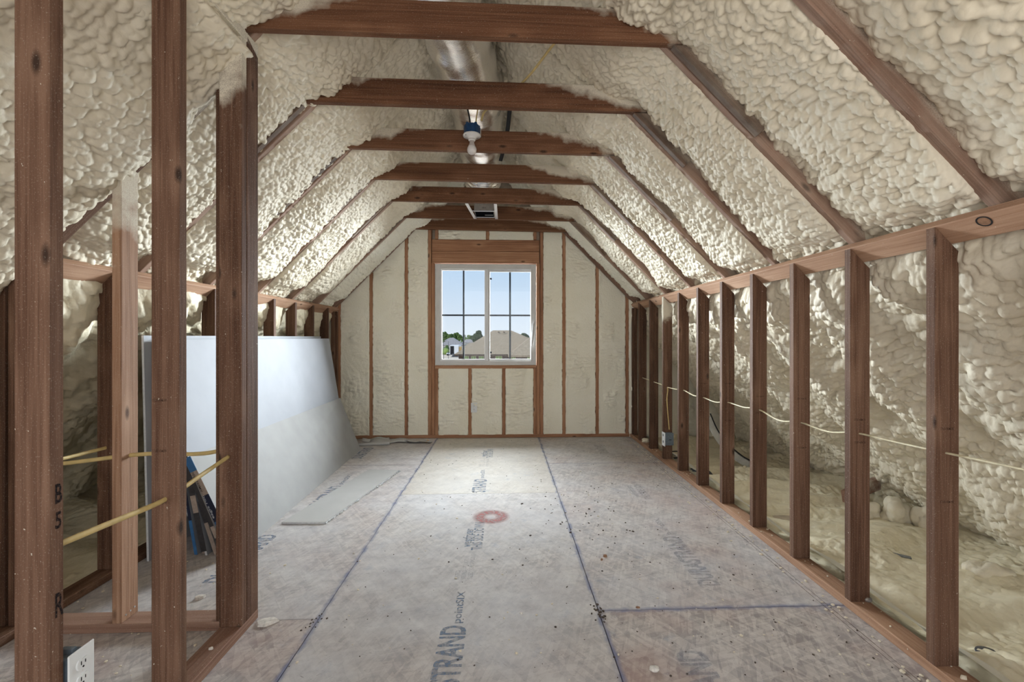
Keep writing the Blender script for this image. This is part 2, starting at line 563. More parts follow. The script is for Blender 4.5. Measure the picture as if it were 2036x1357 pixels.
M['chip_wood'] = plain('brown_wood_chip', (0.28, 0.15, 0.085), 0.8, 0, 0.15, 80)
M['chip_white'] = plain('white_plaster_chip', (0.70, 0.66, 0.60), 0.85, 0, 0.08, 80)
M['crumb'] = plain('dark_crumb', (0.075, 0.055, 0.042), 0.85, 0, 0.25, 80)
M['orange'] = plain('orange_peel', (0.70, 0.36, 0.06), 0.6, 0, 0.1, 60)
M['wrap'] = plain('white_house_wrap', (0.62, 0.62, 0.60), 0.5, 0, 0.05, 20)
M['sheath'] = plain('roof_sheathing', (0.55, 0.46, 0.35), 0.8, 0, 0.12, 14)


def foil_mat():
    m, nt, b = new_mat('foil_duct_wrap')
    g = G(nt)
    tc = g.n('ShaderNodeTexCoord').outputs['Object']
    b.inputs['Base Color'].default_value = c4(0.95, 0.94, 0.95)
    b.inputs['Metallic'].default_value = 1.0
    b.inputs['Roughness'].default_value = 0.13
    h = g.math('ADD', g.noise(g.scale(tc, (1, 2.2, 1)), 16.0, 5, 0.6, 1.2), g.math('MULTIPLY', g.noise(g.scale(tc, (1, 2.5, 1)), 70.0, 4, 0.6, 1.2), 0.5))
    g.link(g.bump(h, 0.35, 0.006), b.inputs['Normal'])
    return m


M['foil'] = foil_mat()


def glass_mat():
    m = bpy.data.materials.new('window_glass')
    m.use_nodes = True
    nt = m.node_tree
    nt.nodes.clear()
    g = G(nt)
    out = g.n('ShaderNodeOutputMaterial')
    tr = g.n('ShaderNodeBsdfTransparent'); tr.inputs[0].default_value = c4(0.96, 0.98, 0.98)
    gl = g.n('ShaderNodeBsdfGlossy'); gl.inputs['Roughness'].default_value = 0.02
    fr = g.n('ShaderNodeFresnel'); fr.inputs[0].default_value = 1.45
    mx = g.n('ShaderNodeMixShader')
    g.link(g.math('MULTIPLY', fr.outputs[0], 0.4), mx.inputs[0])
    g.link(tr.outputs[0], mx.inputs[1]); g.link(gl.outputs[0], mx.inputs[2])
    g.link(mx.outputs[0], out.inputs[0])
    return m


M['glass'] = glass_mat()

# ------------------------------------------------------------------ spray foam surfaces
def vnoise(u, v, seed):
    """smooth value noise on arrays, cell size 1"""
    iu = np.floor(u).astype(np.int64); iv = np.floor(v).astype(np.int64)
    fu = u - iu; fv = v - iv
    fu = fu * fu * (3 - 2 * fu); fv = fv * fv * (3 - 2 * fv)
    def hsh(a, b):
        x = (a * 374761393 + b * 668265263 + seed * 974634777) & 0xFFFFFFFF
        x = ((x ^ (x >> 13)) * 1274126177) & 0xFFFFFFFF
        x = x ^ (x >> 16)
        return (x & 0xFFFF) / 65535.0
    return (hsh(iu, iv) * (1 - fu) + hsh(iu + 1, iv) * fu) * (1 - fv) + (hsh(iu, iv + 1) * (1 - fu) + hsh(iu + 1, iv + 1) * fu) * fv


def hash2(a, b, seed):
    x = (a * 73856093 ^ b * 19349663 ^ (seed * 83492791)) & 0xFFFFFFFF
    x = ((x ^ (x >> 15)) * 2246822519) & 0xFFFFFFFF
    x = ((x ^ (x >> 13)) * 3266489917) & 0xFFFFFFFF
    x = x ^ (x >> 16)
    return (x & 0xFFFFF) / 1048575.0


def scales(u, v, cell, seed, phi=0.0, asym=2.8, stretch=1.35):
    """overlapping domes: each lump swells gently and breaks off sharply on its leading side"""
    ang = phi + (vnoise(u / 0.45, v / 0.45, seed + 5) - 0.5) * 1.8
    ca, sa = np.cos(ang), np.sin(ang)
    gu = u / cell; gv = v / cell
    iu = np.floor(gu).astype(np.int64); iv = np.floor(gv).astype(np.int64)
    best = np.full(u.shape, -9.0)
    for a in (-1, 0, 1):
        for b in (-1, 0, 1):
            ci = iu + a; cj = iv + b
            r1 = hash2(ci, cj, seed); r2 = hash2(ci, cj, seed + 1); r3 = hash2(ci, cj, seed + 2)
            dx = gu - (ci + 0.1 + 0.8 * r1); dy = gv - (cj + 0.1 + 0.8 * r2)
            s = dx * ca + dy * sa; t = (-dx * sa + dy * ca) / stretch
            s = np.where(s > 0, s * asym, s * 0.8)
            h = 0.55 + 0.45 * r3 - (s * s + t * t) * (0.75 + 0.5 * r1)
            best = np.maximum(best, h)
    return np.maximum(best, -0.4)


def foam_height(u, v, seed, cell=0.05, amp=0.03, phi=0.0, low=0.02):
    big = vnoise(u / 0.33, v / 0.33, seed) * 0.6 + vnoise(u / 0.14, v / 0.14, seed + 3) * 0.4 - 0.5
    wu = u + (vnoise(u / 0.06, v / 0.06, seed + 11) - 0.5) * 0.007
    wv = v + (vnoise(u / 0.06, v / 0.06, seed + 12) - 0.5) * 0.007
    h1 = scales(wu, wv, cell * 1.5, seed, phi, 1.9, 1.2)
    h2 = scales(wu + 3.1, wv + 1.7, cell * 0.66, seed + 31, phi + 0.2, 1.7, 1.3)
    mod = 0.55 + 0.7 * vnoise(u / 0.22, v / 0.22, seed + 40)
    return big * low * 2 + amp * (h1 * 0.50 + h2 * 0.58) * mod


def grid_mesh(name, P, mat, parent, kind='stuff', flip=False, keep=None):
    nu, nv = P.shape[:2]
    idx = np.arange(nu * nv).reshape(nu, nv)
    a = idx[:-1, :-1]; b = idx[1:, :-1]; c = idx[1:, 1:]; d = idx[:-1, 1:]
    q = np.stack([a, d, c, b] if flip else [a, b, c, d], -1).reshape(-1, 4)
    if keep is not None: q = q[keep.reshape(-1)]
    me = bpy.data.meshes.new(name)
    me.vertices.add(nu * nv)
    me.vertices.foreach_set('co', P.reshape(-1).astype(np.float32))
    me.loops.add(len(q) * 4)
    me.loops.foreach_set('vertex_index', q.reshape(-1).astype(np.int32))
    me.polygons.add(len(q))
    me.polygons.foreach_set('loop_start', (np.arange(len(q)) * 4).astype(np.int32))
    me.polygons.foreach_set('use_smooth', np.ones(len(q), bool))
    me.update(calc_edges=True)
    me.validate()
    me.materials.append(mat)
    o = bpy.data.objects.new(name, me)
    COL.objects.link(o)
    if parent is not None: o.parent = parent
    if kind: o['kind'] = kind
    return o


def foam_patch(parent, O, U, V, N, lu, lv, res, seed, mat, cell=0.05, amp=0.03, phi=0.0, low=0.02, base=None, drift=0.22, over=0.0, coarse=0.0):
    """O + u*U + v*V, swollen along N (into the room) and drooping a little along the lumps' leading side"""
    nu = max(2, int(lu / res) + 1); nv = max(2, int(lv / res) + 1)
    us = np.linspace(0, lu, nu)
    if coarse > 0: us = np.concatenate([np.linspace(0, coarse, int(coarse / 0.0085), endpoint=False), np.linspace(coarse, lu, int((lu - coarse) / res))])
    vs_ = np.linspace(-over, lv + over, nv)
    u, v = np.meshgrid(us, vs_, indexing='ij')
    h = foam_height(u + seed * 0.37, v + seed * 0.61, seed, cell, amp, phi, low)
    if base is not None: h = h + base(u, v)
    U = np.array(Vector(U).normalized()); V = np.array(Vector(V).normalized()); N = np.array(Vector(N).normalized())
    hh = foam_height(u + seed * 0.37, v + seed * 0.61, seed, cell, amp, phi, 0.0) * drift
    # the sheet turns back at its rims so that no gap shows beside the lumber
    ed = np.minimum(np.arange(h.shape[1]), h.shape[1] - 1 - np.arange(h.shape[1]))[None, :] + 0 * h
    eu = np.minimum(np.arange(h.shape[0]), h.shape[0] - 1 - np.arange(h.shape[0]))[:, None] + 0 * h
    e_ = np.minimum(ed, eu)
    hh = hh * np.clip(e_ / 4.0, 0, 1)
    h = h - 0.11 * (e_ < 0.5) - 0.012 * (np.abs(e_ - 1) < 0.5)
    P = np.array(O)[None, None, :] + u[..., None] * U + v[..., None] * V + h[..., None] * N
    P = P + (hh * math.cos(phi))[..., None] * U + (hh * math.sin(phi) * 0.4)[..., None] * V
    flip = np.dot(np.cross(U, V), N) < 0
    return grid_mesh('spray_foam', P, mat, parent, 'stuff', flip)


# ------------------------------------------------------------------ dimensions of the attic
Y0, YG = -1.2, 5.64                      # rear opening, gable
XR, XL = 1.53, -1.96                     # room faces of the knee walls
RZ, LZ = 3.188, 3.555                    # rafter undersides: z = RZ - x (right), z = LZ + x (left)
XRIDGE = (RZ - LZ) / 2
ZRIDGE = RZ - XRIDGE
S2 = math.sqrt(0.5)
RAFT = [1.407 + 0.6096 * k - 0.6096 * 4 for k in range(4)] + [1.407 + 0.005 + 0.6096 * k for k in range(7)]
RAFT = [y for y in RAFT if y > Y0]
VIEW_R = [y for y in RAFT if y > 0.7]

# ------------------------------------------------------------------ floor
floor = empty('floor', 'dusty gray OSB subfloor panels with blue edge sealer and faded blue print', 'floor', kind='structure')


def osb_panel(x0, x1, y0, y1, warm=0.0, rosy=0.3, blue_ends=0.0, sink=0.0, bare=0.0):
    bm = bmesh.new()
    g = 0.0018
    hx, hy = (x1 - x0) / 2 - g, (y1 - y0) / 2 - g
    add_box(bm, (0, 0, 0), (2 * hx, 2 * hy, 0.018), None, 0.0016)
    o = bm_obj('osb_panel', bm, M['osb'], floor)
    o.location = ((x0 + x1) / 2, (y0 + y1) / 2, -0.009 - sink)
    o['bare'] = bare; o['warm'] = warm; o['rosy'] = rosy; o['blue_ends'] = blue_ends; o['hx'] = hx; o['hy'] = hy
    return o


xs = (-2.06, -0.797, 0.4166, 1.66)
pan = {}
for i, (a, b, w, r, be, sink) in enumerate(((-1.25, 1.19, 0.0, 0.2, 0.2, 0), (1.19, 3.63, 0.10, 0.14, 0.0, 0), (3.63, YG, 0.75, 0.05, 0.0, 0.0012))):
    pan['c%d' % i] = osb_panel(xs[1], xs[2], a, b, w, r, be, sink)
for i, (a, b, w, r, be, sink) in enumerate(((-1.25, 2.04, 0.0, 1.0, 0.1, 0), (2.04, 4.47, 0.0, 0.3, 0.1, 0.001), (4.47, YG, 0.1, 0.3, 0.1, 0))):
    pan['l%d' % i] = osb_panel(xs[0], xs[1], a, b, w, r, be, sink, (0.45, 0.15, 0.1)[i])
for i, (a, b, w, r, be, sink) in enumerate(((-1.25, 2.056, 0.0, 1.0, 1.0, 0.001), (2.056, 4.47, 0.0, 0.7, 0.9, 0), (4.47, YG, 0.1, 0.6, 0.1, 0.001))):
    pan['r%d' % i] = osb_panel(xs[2], xs[3], a, b, w, r, be, sink, (0.55, 0.25, 0.1)[i])
bm = bmesh.new(); box_between(bm, (-3.6, -1.25, -0.12), (3.3, YG + 0.1, -0.06))
bm_obj('underlayment', bm, M['sheath'], floor)


def floor_print(body, panel, x_base, y_start, length, cap, mat, bold=0.012):
    p = pan[panel]
    o = text_mesh('printed_lettering', body, (x_base, y_start, p.location.z + 0.009), (0, 1, 0), (-1, 0, 0), length, cap, mat, p, bold)
    o.location = (0, 0, 0)
    return o


bpy.context.view_layer.update()
for (pn, xb, y0, pale) in (('c1', -0.155, 1.36, 0), ('c2', -0.145, 3.66, 0)):
    k = M['ink_blue']
    if pn == 'c1': floor_print('DURASTRAND', pn, xb, y0 + 0.02, 0.59, 0.108, k, 0.03)
    else: floor_print('STRAND', pn, xb, y0, 0.34, 0.112, k, 0.03)
    e0 = 1.985 if pn == 'c1' else 4.03
    floor_print('pointSIX', pn, xb - 0.018, e0, 0.25, 0.048, k, 0.02)
    floor_print('RATED\nSTURD-I-FLOOR\nSIZED FOR SPACING', pn, xb - 0.005, e0 + 0.36, 0.27, 0.09, M['ink_blue_pale'], 0.0)
    floor_print('westfraser', pn, xb - 0.035, e0 + 0.72, 0.26, 0.06, k, 0.02)
    floor_print('THIS SIDE DOWN', pn, xb + 0.03, e0 + 0.68, 0.40 if pn == 'c1' else 0.36, 0.066, k, 0.02)
floor_print('DURASTRAND', 'r1', 1.058, 2.24, 0.56, 0.11, M['ink_blue_pale'], 0.03)
floor_print('pointSIX', 'r1', 1.04, 2.83, 0.25, 0.05, M['ink_blue_pale'], 0.02)
floor_print('westfraser', 'r1', 1.03, 3.50, 0.30, 0.05, M['ink_blue_pale'], 0.02)
floor_print('THIS SIDE DOWN', 'r1', 1.11, 3.45, 0.42, 0.06, M['ink_blue_pale'], 0.02)
floor_print('DURASTRAND', 'r2', 1.10, 4.86, 0.36, 0.10, M['ink_blue_pale'], 0.03)
floor_print('STRAND', 'r0', 0.77, 1.44, 0.34, 0.12, M['ink_blue_pale'], 0.03)
floor_print('DURASTRAND', 'l1', -1.38, 2.36, 0.56, 0.11, M['ink_blue'], 0.03)
floor_print('DURASTRAND', 'l1', -1.30, 3.30, 0.56, 0.11, M['ink_blue'], 0.03)
floor_print('pointSIX', 'l1', -1.32, 3.90, 0.25, 0.05, M['ink_blue'], 0.02)
floor_print('DURASTRAND', 'l2', -1.42, 4.72, 0.46, 0.11, M['ink_blue'], 0.03)
bm = bmesh.new()
seg = 40
v1 = [bm.verts.new((0.014 * math.cos(2 * math.pi * i / seg), 0.014 * math.sin(2 * math.pi * i / seg), 0)) for i in range(seg)]
v2 = [bm.verts.new((0.13 * math.cos(2 * math.pi * i / seg), 0.13 * math.sin(2 * math.pi * i / seg), 0)) for i in range(seg)]
for i in range(seg): bm.faces.new((v1[i], v1[(i + 1) % seg], v2[(i + 1) % seg], v2[i]))
bm.normal_update()
if bm.faces[0:1] and list(bm.faces)[0].normal.z < 0: bmesh.ops.reverse_faces(bm, faces=bm.faces)
ring = bm_obj('paint_ring', bm, M['ink_red'], pan['c1'])
ring.location = (-0.088 - pan['c1'].location.x, 3.155 - pan['c1'].location.y, 0.0097)
for xx in (1.437, 1.458):
    bm = bmesh.new(); box_between(bm, (xx, 0.2, 0.0), (xx + 0.0022, YG - 0.15, 0.0006))
    bm_obj('chalk_line', bm, M['chalk'], floor)

# ------------------------------------------------------------------ right knee wall
wall_right = empty('wall_right', 'open stud knee wall along the right side with sloped top plate', 'wall', kind='structure')
yc, ln = (Y0 + YG) / 2, YG - Y0
board('bottom_plate', wall_right, (XR + 0.0445, yc, 0.019), ln, 0.089, 0.038, (1, 0, 0), (0, 1, 0), M['fir_plate'])
pc = Vector((XR, 0, 1.604)) + Vector((S2, 0, -S2)) * 0.0445 + Vector((S2, 0, S2)) * 0.019
board('top_plate', wall_right, (pc.x, yc, pc.z), ln, 0.089, 0.038, (S2, 0, -S2), (0, 1, 0), M['fir_plate'])
kn = Vector((-S2, 0, -S2))
kc = Vector((1.549, 1.452, 1.585))
for nm_, r0_, r1_, dz_, mm_ in (('knot_ring', 0.019, 0.0245, 0.0012, 'black'), ('knot', 0.0, 0.019, 0.0008, 'chip_wood')):
    bm = bmesh.new()
    lo_, hi_ = [], []
    for i in range(20):
        a = 2 * math.pi * i / 20
        d_ = Vector((S2, 0, -S2)) * math.sin(a) * 0.85 + Vector((0, 1, 0)) * math.cos(a)
        hi_.append(bm.verts.new(kc + d_ * r1_ + kn * dz_))
        if r0_ > 0: lo_.append(bm.verts.new(kc + d_ * r0_ + kn * dz_))
    if r0_ > 0:
        for i in range(20): bm.faces.new((lo_[i], lo_[(i + 1) % 20], hi_[(i + 1) % 20], hi_[i]))
    else: bm.faces.new(hi_)
    bm_obj(nm_, bm, M[mm_], wall_right)
RST = [1.604 + 0.4064 * k for k in range(-5, 10)]
for y in RST:
    zt = 1.604 - 0.0445
    board('stud', wall_right, (XR + 0.0445, y + 0.019, (0.038 + zt) / 2), zt - 0.038, 0.089, 0.038, (1, 0, 0), (0, 0, 1), M['fir'], kx=-1.0,
          spray_top=0.22 if abs(y - (1.604 + 0.4064 * 7)) < 0.01 else 0.0)
for yy, xo in ((YG - 0.05, 0.0), (YG - 0.09, 0.012)):
    board('stud', wall_right, (XR + 0.03 + xo, yy, 0.80), 1.52, 0.038, 0.038, (1, 0, 0), (0, 0, 1), M['fir'])

# ------------------------------------------------------------------ left knee wall
wall_left = empty('wall_left', 'open stud knee wall along the left side behind leaning drywall', 'wall', kind='structure')
board('bottom_plate', wall_left, (XL - 0.0445, yc, 0.019), ln, 0.089, 0.038, (1, 0, 0), (0, 1, 0), M['fir'])
pc = Vector((XL, 0, 1.541)) + Vector((-S2, 0, -S2)) * 0.0445 + Vector((-S2, 0, S2)) * 0.019
board('top_plate', wall_left, (pc.x, yc, pc.z), ln, 0.089, 0.038, (S2, 0, S2), (0, 1, 0), M['fir_plate'])
LST = [2.435 + 0.4064 * k for k in range(-7, 8)]
for y in LST:
    zt = 1.541 - 0.0445
    board('stud', wall_left, (XL - 0.0445, y + 0.019, (0.038 + zt) / 2), zt - 0.038, 0.089, 0.038, (1, 0, 0), (0, 0, 1), M['fir'], kx=1.0)
for yy, xo in ((YG - 0.05, 0.0), (YG - 0.09, 0.02)):
    board('stud', wall_left, (XL - 0.02 - xo, yy, 0.78), 1.46, 0.038, 0.038, (1, 0, 0), (0, 0, 1), M['fir'])

# ------------------------------------------------------------------ partition and closet wall at the left front
wall_part = empty('wall_partition', 'open stud partition in the left foreground running toward the camera', 'wall', kind='structure')
PX = -1.1045
board('bottom_plate', wall_part, (PX, (Y0 + 2.06) / 2, 0.019), 2.06 - Y0, 0.089, 0.038, (1, 0, 0), (0, 1, 0), M['fir_pale'])
board('top_plate', wall_part, (PX, (Y0 + 2.06) / 2, 2.449), 2.06 - Y0, 0.089, 0.038, (1, 0, 0), (0, 1, 0), M['fir'], spray_top=1.0, spray_bottom=0.0)
studs_p = {}
for nm, y in (('a', 1.131), ('b', 1.568), ('c', 1.931), ('z', 0.72), ('y', 0.31), ('x', -0.1), ('w', -0.5), ('v', -0.9)):
    wa = 0.079 if nm == 'a' else 0.089
    studs_p[nm] = board('stud', wall_part, (-1.06 - wa / 2, y + 0.019, (0.038 + 2.43) / 2), 2.392, wa, 0.038, (1, 0, 0), (0, 0, 1), M['fir'],
                        spray_top=0.20 if nm == 'c' else 0.0)
board('stud', wall_part, (-1.079, 2.0155, (0.038 + 2.435) / 2), 2.397, 0.038, 0.087, (1, 0, 0), (0, 0, 1), M['fir'], ky=-0.5, spray_top=0.03)

wall_cross = empty('wall_closet', 'short cross wall with tall studs below the sloping foam left of partition', 'wall', kind='structure')
board('bottom_plate', wall_cross, ((-2.06 - 1.10) / 2, 2.0165, 0.019), 0.96, 0.089, 0.038, (0, 1, 0), (1, 0, 0), M['fir_pale'])
for i, x in enumerate((-1.168, -1.582, -1.990, -2.040)):
    zt = LZ + x - 0.056
    board('stud', wall_cross, (x, 2.0165, (0.038 + zt) / 2), zt - 0.038, 0.038, 0.089, (1, 0, 0), (0, 0, 1), M['fir_plate'] if i == 1 else M['fir'],  # second stud gets paler wood: window light put into its colour
          kx=1.0, spray_top=(0.05, 0.26, 0.0, 0.0)[i])
xm = -1.57
board('top_plate', wall_cross, (xm + 0.013, 2.0165, LZ + xm - 0.040), 1.26, 0.038, 0.089, (-S2, 0, S2), (S2, 0, S2), M['fir'], spray_top=0.2)
for yy_, zz_ in ((1.995, 0.062), (2.018, 0.066), (2.040, 0.070)):
    bm = bmesh.new(); lathe(bm, [(0.0035, 0.0), (0.0035, 0.002)], 8, (-1.563, yy_, zz_), 'X')
    bm_obj('nail_head', bm, M['galv'], wall_cross)

# ------------------------------------------------------------------ ceiling: rafters, ties, foam, deck
ceiling = empty('ceiling', 'steep rafters and collar ties with cream spray foam packed between them', 'ceiling', kind='structure')


def rafter(side, y, x_low):
    if side > 0:
        a = Vector((x_low, y, RZ - x_low)); b = Vector((XRIDGE + 0.02, y, ZRIDGE - 0.02)); n = Vector((S2, 0, S2))
    else:
        a = Vector((-x_low, y, LZ - x_low)); b = Vector((XRIDGE - 0.02, y, ZRIDGE - 0.02)); n = Vector((-S2, 0, S2))
    c = (a + b) / 2 + n * 0.092 + Vector((0, 0.019, 0))
    return board('rafter', ceiling, c, (b - a).length, 0.184, 0.038, n, (b - a), M['fir_pale'], dusted=0.16 if y < YG - 0.1 else 0.08, edge_dust=0.7 if y < YG - 0.1 else 0.0)


for y in RAFT + [YG - 0.045]:
    rafter(1, y, 3.12)
    rafter(-1, y, 3.45)
bm = bmesh.new(); box_between(bm, (XRIDGE - 0.019, Y0, ZRIDGE - 0.05), (XRIDGE + 0.019, YG, ZRIDGE + 0.20))
bm_obj('ridge_board', bm, M['fir'], ceiling)
ZT = 2.473
TIES = [1.966, 2.570, 3.183, 3.797, 4.403, 5.014, 5.545]
for k, y in enumerate([1.356, 0.747, 0.137, -0.47] + TIES):
    i = k - 4
    sl, sr = ((0.62, 0.55), (0.5, 0.62), (0.72, 0.6), (0.42, 0.72), (0.45, 0.6), (0.62, 0.62), (0.5, 0.5))[max(i, 0)]
    tilt = 0.012
    za = Vector((1, 0, -tilt))
    board('collar_tie', ceiling, (XRIDGE, y + 0.019, ZT + 0.07 + 0.002), 2.08, 0.038, 0.140, (0, 1, 0), za, M['fir_tie'],
          kx=0.0, ky=0.0, spray_top=sr * 0.56, spray_bottom=sl * 0.48, spray_up=1.0)
# short splice boards nailed beside the rafters just under each tie
for i, y in enumerate(TIES[:6]):
    L = (0.46, 0.34, 0.55, 0.42, 0.40, 0.45)[i]
    for side in (1, -1):
        if side > 0: p = Vector((0.715, 0, ZT - 0.012)); d = Vector((S2, 0, -S2)); n = Vector((S2, 0, S2))
        else: p = Vector((-1.082, 0, ZT)); d = Vector((-S2, 0, -S2)); n = Vector((-S2, 0, S2))
        c = p + d * (L / 2 + 0.006) + n * 0.07 + Vector((0, y + 0.019, 0))
        # x along n, z up the slope: the upper end is cut level below the tie
        board('rafter_splice', ceiling, c + d * 0.07, L, 0.14, 0.038, n, -d, M['fir'], kx=-1.0, dusted=0.2, edge_dust=0.6)
# roof deck behind the foam
for side in (1, -1):
    n = Vector((side * S2, 0, S2))
    a = Vector((XRIDGE, 0, ZRIDGE)) + n * 0.19
    L = 5.3
    d = Vector((side * S2, 0, -S2))
    for j in range(6):
        y0 = Y0 + (YG + 0.05 - Y0) * j / 6; y1 = Y0 + (YG + 0.05 - Y0) * (j + 1) / 6
        board('roof_sheathing', ceiling, a + d * (L / 2) + n * 0.008 + Vector((0, (y0 + y1) / 2, 0)), L, y1 - y0 - 0.002, 0.015, (0, 1, 0), d, M['sheath'], bev=0.001)

# foam between the rafters
def bay(side, y0, y1, res, seed, cell, amp, rec_near, rec_far, x_low, mat, phi=0.0, low=0.02):
    if side > 0: O = Vector((XRIDGE, y0, ZRIDGE)); U = Vector((S2, 0, -S2)); N = Vector((-S2, 0, -S2)); lu = (x_low - XRIDGE) / S2
    else: O = Vector((XRIDGE, y0, ZRIDGE)); U = Vector((-S2, 0, -S2)); N = Vector((S2, 0, -S2)); lu = (x_low + XRIDGE) / S2
    lv = y1 - y0
    def base(u, v):
        t = np.clip(v / lv, 0, 1)
        b = -(rec_near + (rec_far - rec_near) * t)
        b = b + 0.035 * np.sin(np.pi * t) ** 0.7 - 0.012
        # above the ties the foam runs right over the rafters
        k = np.clip((1.28 - u) / 0.22, 0, 1); k = k * k * (3 - 2 * k)
        b = b * (1 - k) + k * (0.035 + 0.02 * np.sin(np.pi * t))
        # thicker towards the foot, rounded in at the ridge
        return b + 0.02 * np.clip((u - lu + 0.8) / 0.4, 0, 1) - 0.062 * np.clip((u - lu + 0.37) / 0.10, 0, 1)
    return foam_patch(ceiling, O, U, (0, 1, 0), N, lu, lv, res, seed, mat, cell, amp, phi, low, base, over=0.012, coarse=1.02)


ys = VIEW_R + [YG - 0.045]
for i in range(len(ys) - 1):
    a, b = ys[i] + 0.038, ys[i + 1]
    far = i / (len(ys) - 2)
    res = 0.0040 + 0.0026 * far
    last = (i == len(ys) - 2)
    bay(1, a, b, res, 11 + i * 7, 0.047 - 0.013 * far, 0.060 - 0.016 * far, 0.022, 0.076 - 0.012 * far, 1.74, M['foam'] if not last else M['foam_gable'], phi=0.25, low=0.022)
    bay(-1, a, b, res, 111 + i * 7, 0.046 - 0.013 * far, 0.052 - 0.014 * far, 0.012, 0.030, 2.12 if i > 0 else 1.25, M['foam'] if not last else M['foam_gable'], phi=0.25, low=0.018)
# the bay beyond the nearest rafter, at the very edge of the view
bay(1, 0.20, ys[0], 0.008, 5, 0.06, 0.04, 0.03, 0.075, 1.74, M['foam'], 0.25)
# closet: foam sprayed right over the rafters left of the partition
def base_c(u, v): return 0.045 + 0.03 * np.sin(v * 5.0) - 0.05 * np.clip((v - 1.54) / 0.10, 0, 1)
x0 = -1.10
foam_patch(ceiling, (x0, 0.42, LZ + x0), (-S2, 0, -S2), (0, 1, 0), (S2, 0, -S2), 1.50, 1.62, 0.0052, 301, M['foam'], 0.044, 0.044, 0.4, 0.035, base_c)
# the slopes run on behind the knee walls, foam heaped over the rafters
def base_r(u, v):
    u = u - 0.21
    return -0.13 * np.clip((0.08 - u) / 0.10, 0, 1) + 0.06 * np.clip((u - 0.08) / 0.12, 0, 1) + 0.07 * np.clip(u / 0.8, 0, 1) + 0.035 * np.sin(v * 10.3 + 0.6) * np.clip(u / 0.4, 0, 1) + 0.05 * np.clip((u - 1.35) / 0.5, 0, 1)
foam_patch(ceiling, (1.45, 1.0, RZ - 1.45), (S2, 0, -S2), (0, 1, 0), (-S2, 0, -S2), 2.31, YG - 1.0, 0.0060, 401, M['foam'], 0.050, 0.080, 0.2, 0.055, base_r, 0.2)
foam_patch(ceiling, (-1.84, 0.4, LZ - 1.84), (-S2, 0, -S2), (0, 1, 0), (S2, 0, -S2), 2.26, YG - 0.4, 0.015, 431, M['foam_yellow'], 0.055, 0.075, 0.2, 0.06, base_r)

# ------------------------------------------------------------------ the eave floors behind the knee walls: foam skin over sagging netting
def eave_floor(name, x0, x1, label, seed, side):
    o = empty(name, label, 'floor', kind='structure')
    res = 0.0105
    nu = int((x1 - x0) / res); nv = int((YG - 0.3) / res)
    u, v = np.meshgrid(np.linspace(x0, x1, nu), np.linspace(0.3, YG, nv), indexing='ij')
    d = (u - x0) if side > 0 else (x1 - u)
    z = 0.018 - 0.05 * np.clip(d / 0.12, 0, 1)
    z += 0.045 * (vnoise(u / 0.5, v / 0.32, seed) - 0.5) * 2 * np.clip(d / 0.1, 0, 1)
    z += 0.030 * np.abs(np.sin((v + 0.5 * u) * 8.0 + 4 * vnoise(u / 0.6, v / 0.6, seed + 4))) ** 3 * np.clip(d / 0.1, 0, 1)
    fine = scales(u, v, 0.035, seed + 9)
    z += 0.026 * np.clip(vnoise(u / 0.2, v / 0.2, seed + 6) - 0.34, 0, 1) * fine * 2 + 0.009 * (vnoise(u / 0.03, v / 0.03, seed + 7) - 0.5)
    z += 0.10 * np.clip((d - (x1 - x0) * 0.80) / 0.3, 0, 1)
    P = np.stack([u, v, z], -1)
    grid_mesh('foam_skin', P, M['foam_yellow'], o, 'stuff')
    return o


eave_r = eave_floor('floor_eave_right', 1.618, 3.05, 'yellow foam skin over sagging netting behind the right stud wall', 51, 1)
eave_l = eave_floor('floor_eave_left', -3.35, -2.045, 'dim foam covered floor behind the left stud wall', 57, -1)
bm = bmesh.new()
pts = [Vector((1.621, y, 0.012 + 0.006 * math.sin(y * 7))) for y in np.linspace(0.4, YG, 60)]
for s in (0, 1):
    pass
P = np.zeros((60, 5, 3))
for i, y in enumerate(np.linspace(0.4, YG, 60)):
    w = 0.03 + 0.012 * math.sin(y * 6.0) + 0.012 * math.sin(y * 17)
    for j in range(5):
        t = j / 4
        P[i, j] = (1.6195 + (w + 0.10) * t, y, 0.086 + 0.008 * math.sin(y * 9) - 0.088 * t + 0.016 * math.sin(t * math.pi))
grid_mesh('netting_edge', P, M['netting'], eave_r, None, True)

# ------------------------------------------------------------------ gable wall
wall_back = empty('wall_back', 'gable end wall of studs and pale flush foam around the window', 'wall', kind='structure')
GY = YG
WX0, WX1, WZ0, WZ1 = -0.829, 0.387, 0.872, 2.092


def roof_z(x): return min(RZ - x, LZ + x, 2.60)


board('bottom_plate', wall_back, ((XL + XR) / 2, GY + 0.045, 0.019), XR - XL + 0.1, 0.038, 0.089, (0, 0, 1), (1, 0, 0), M['fir_gable'])
def gstud(xc, z0, z1, w=0.038, name='stud', slope=0.0, jut=0.0):
    board(name, wall_back, (xc, GY + 0.045 - jut, (z0 + z1) / 2), z1 - z0, w, 0.089, (1, 0, 0), (0, 0, 1), M['fir_gable'], kx=slope)


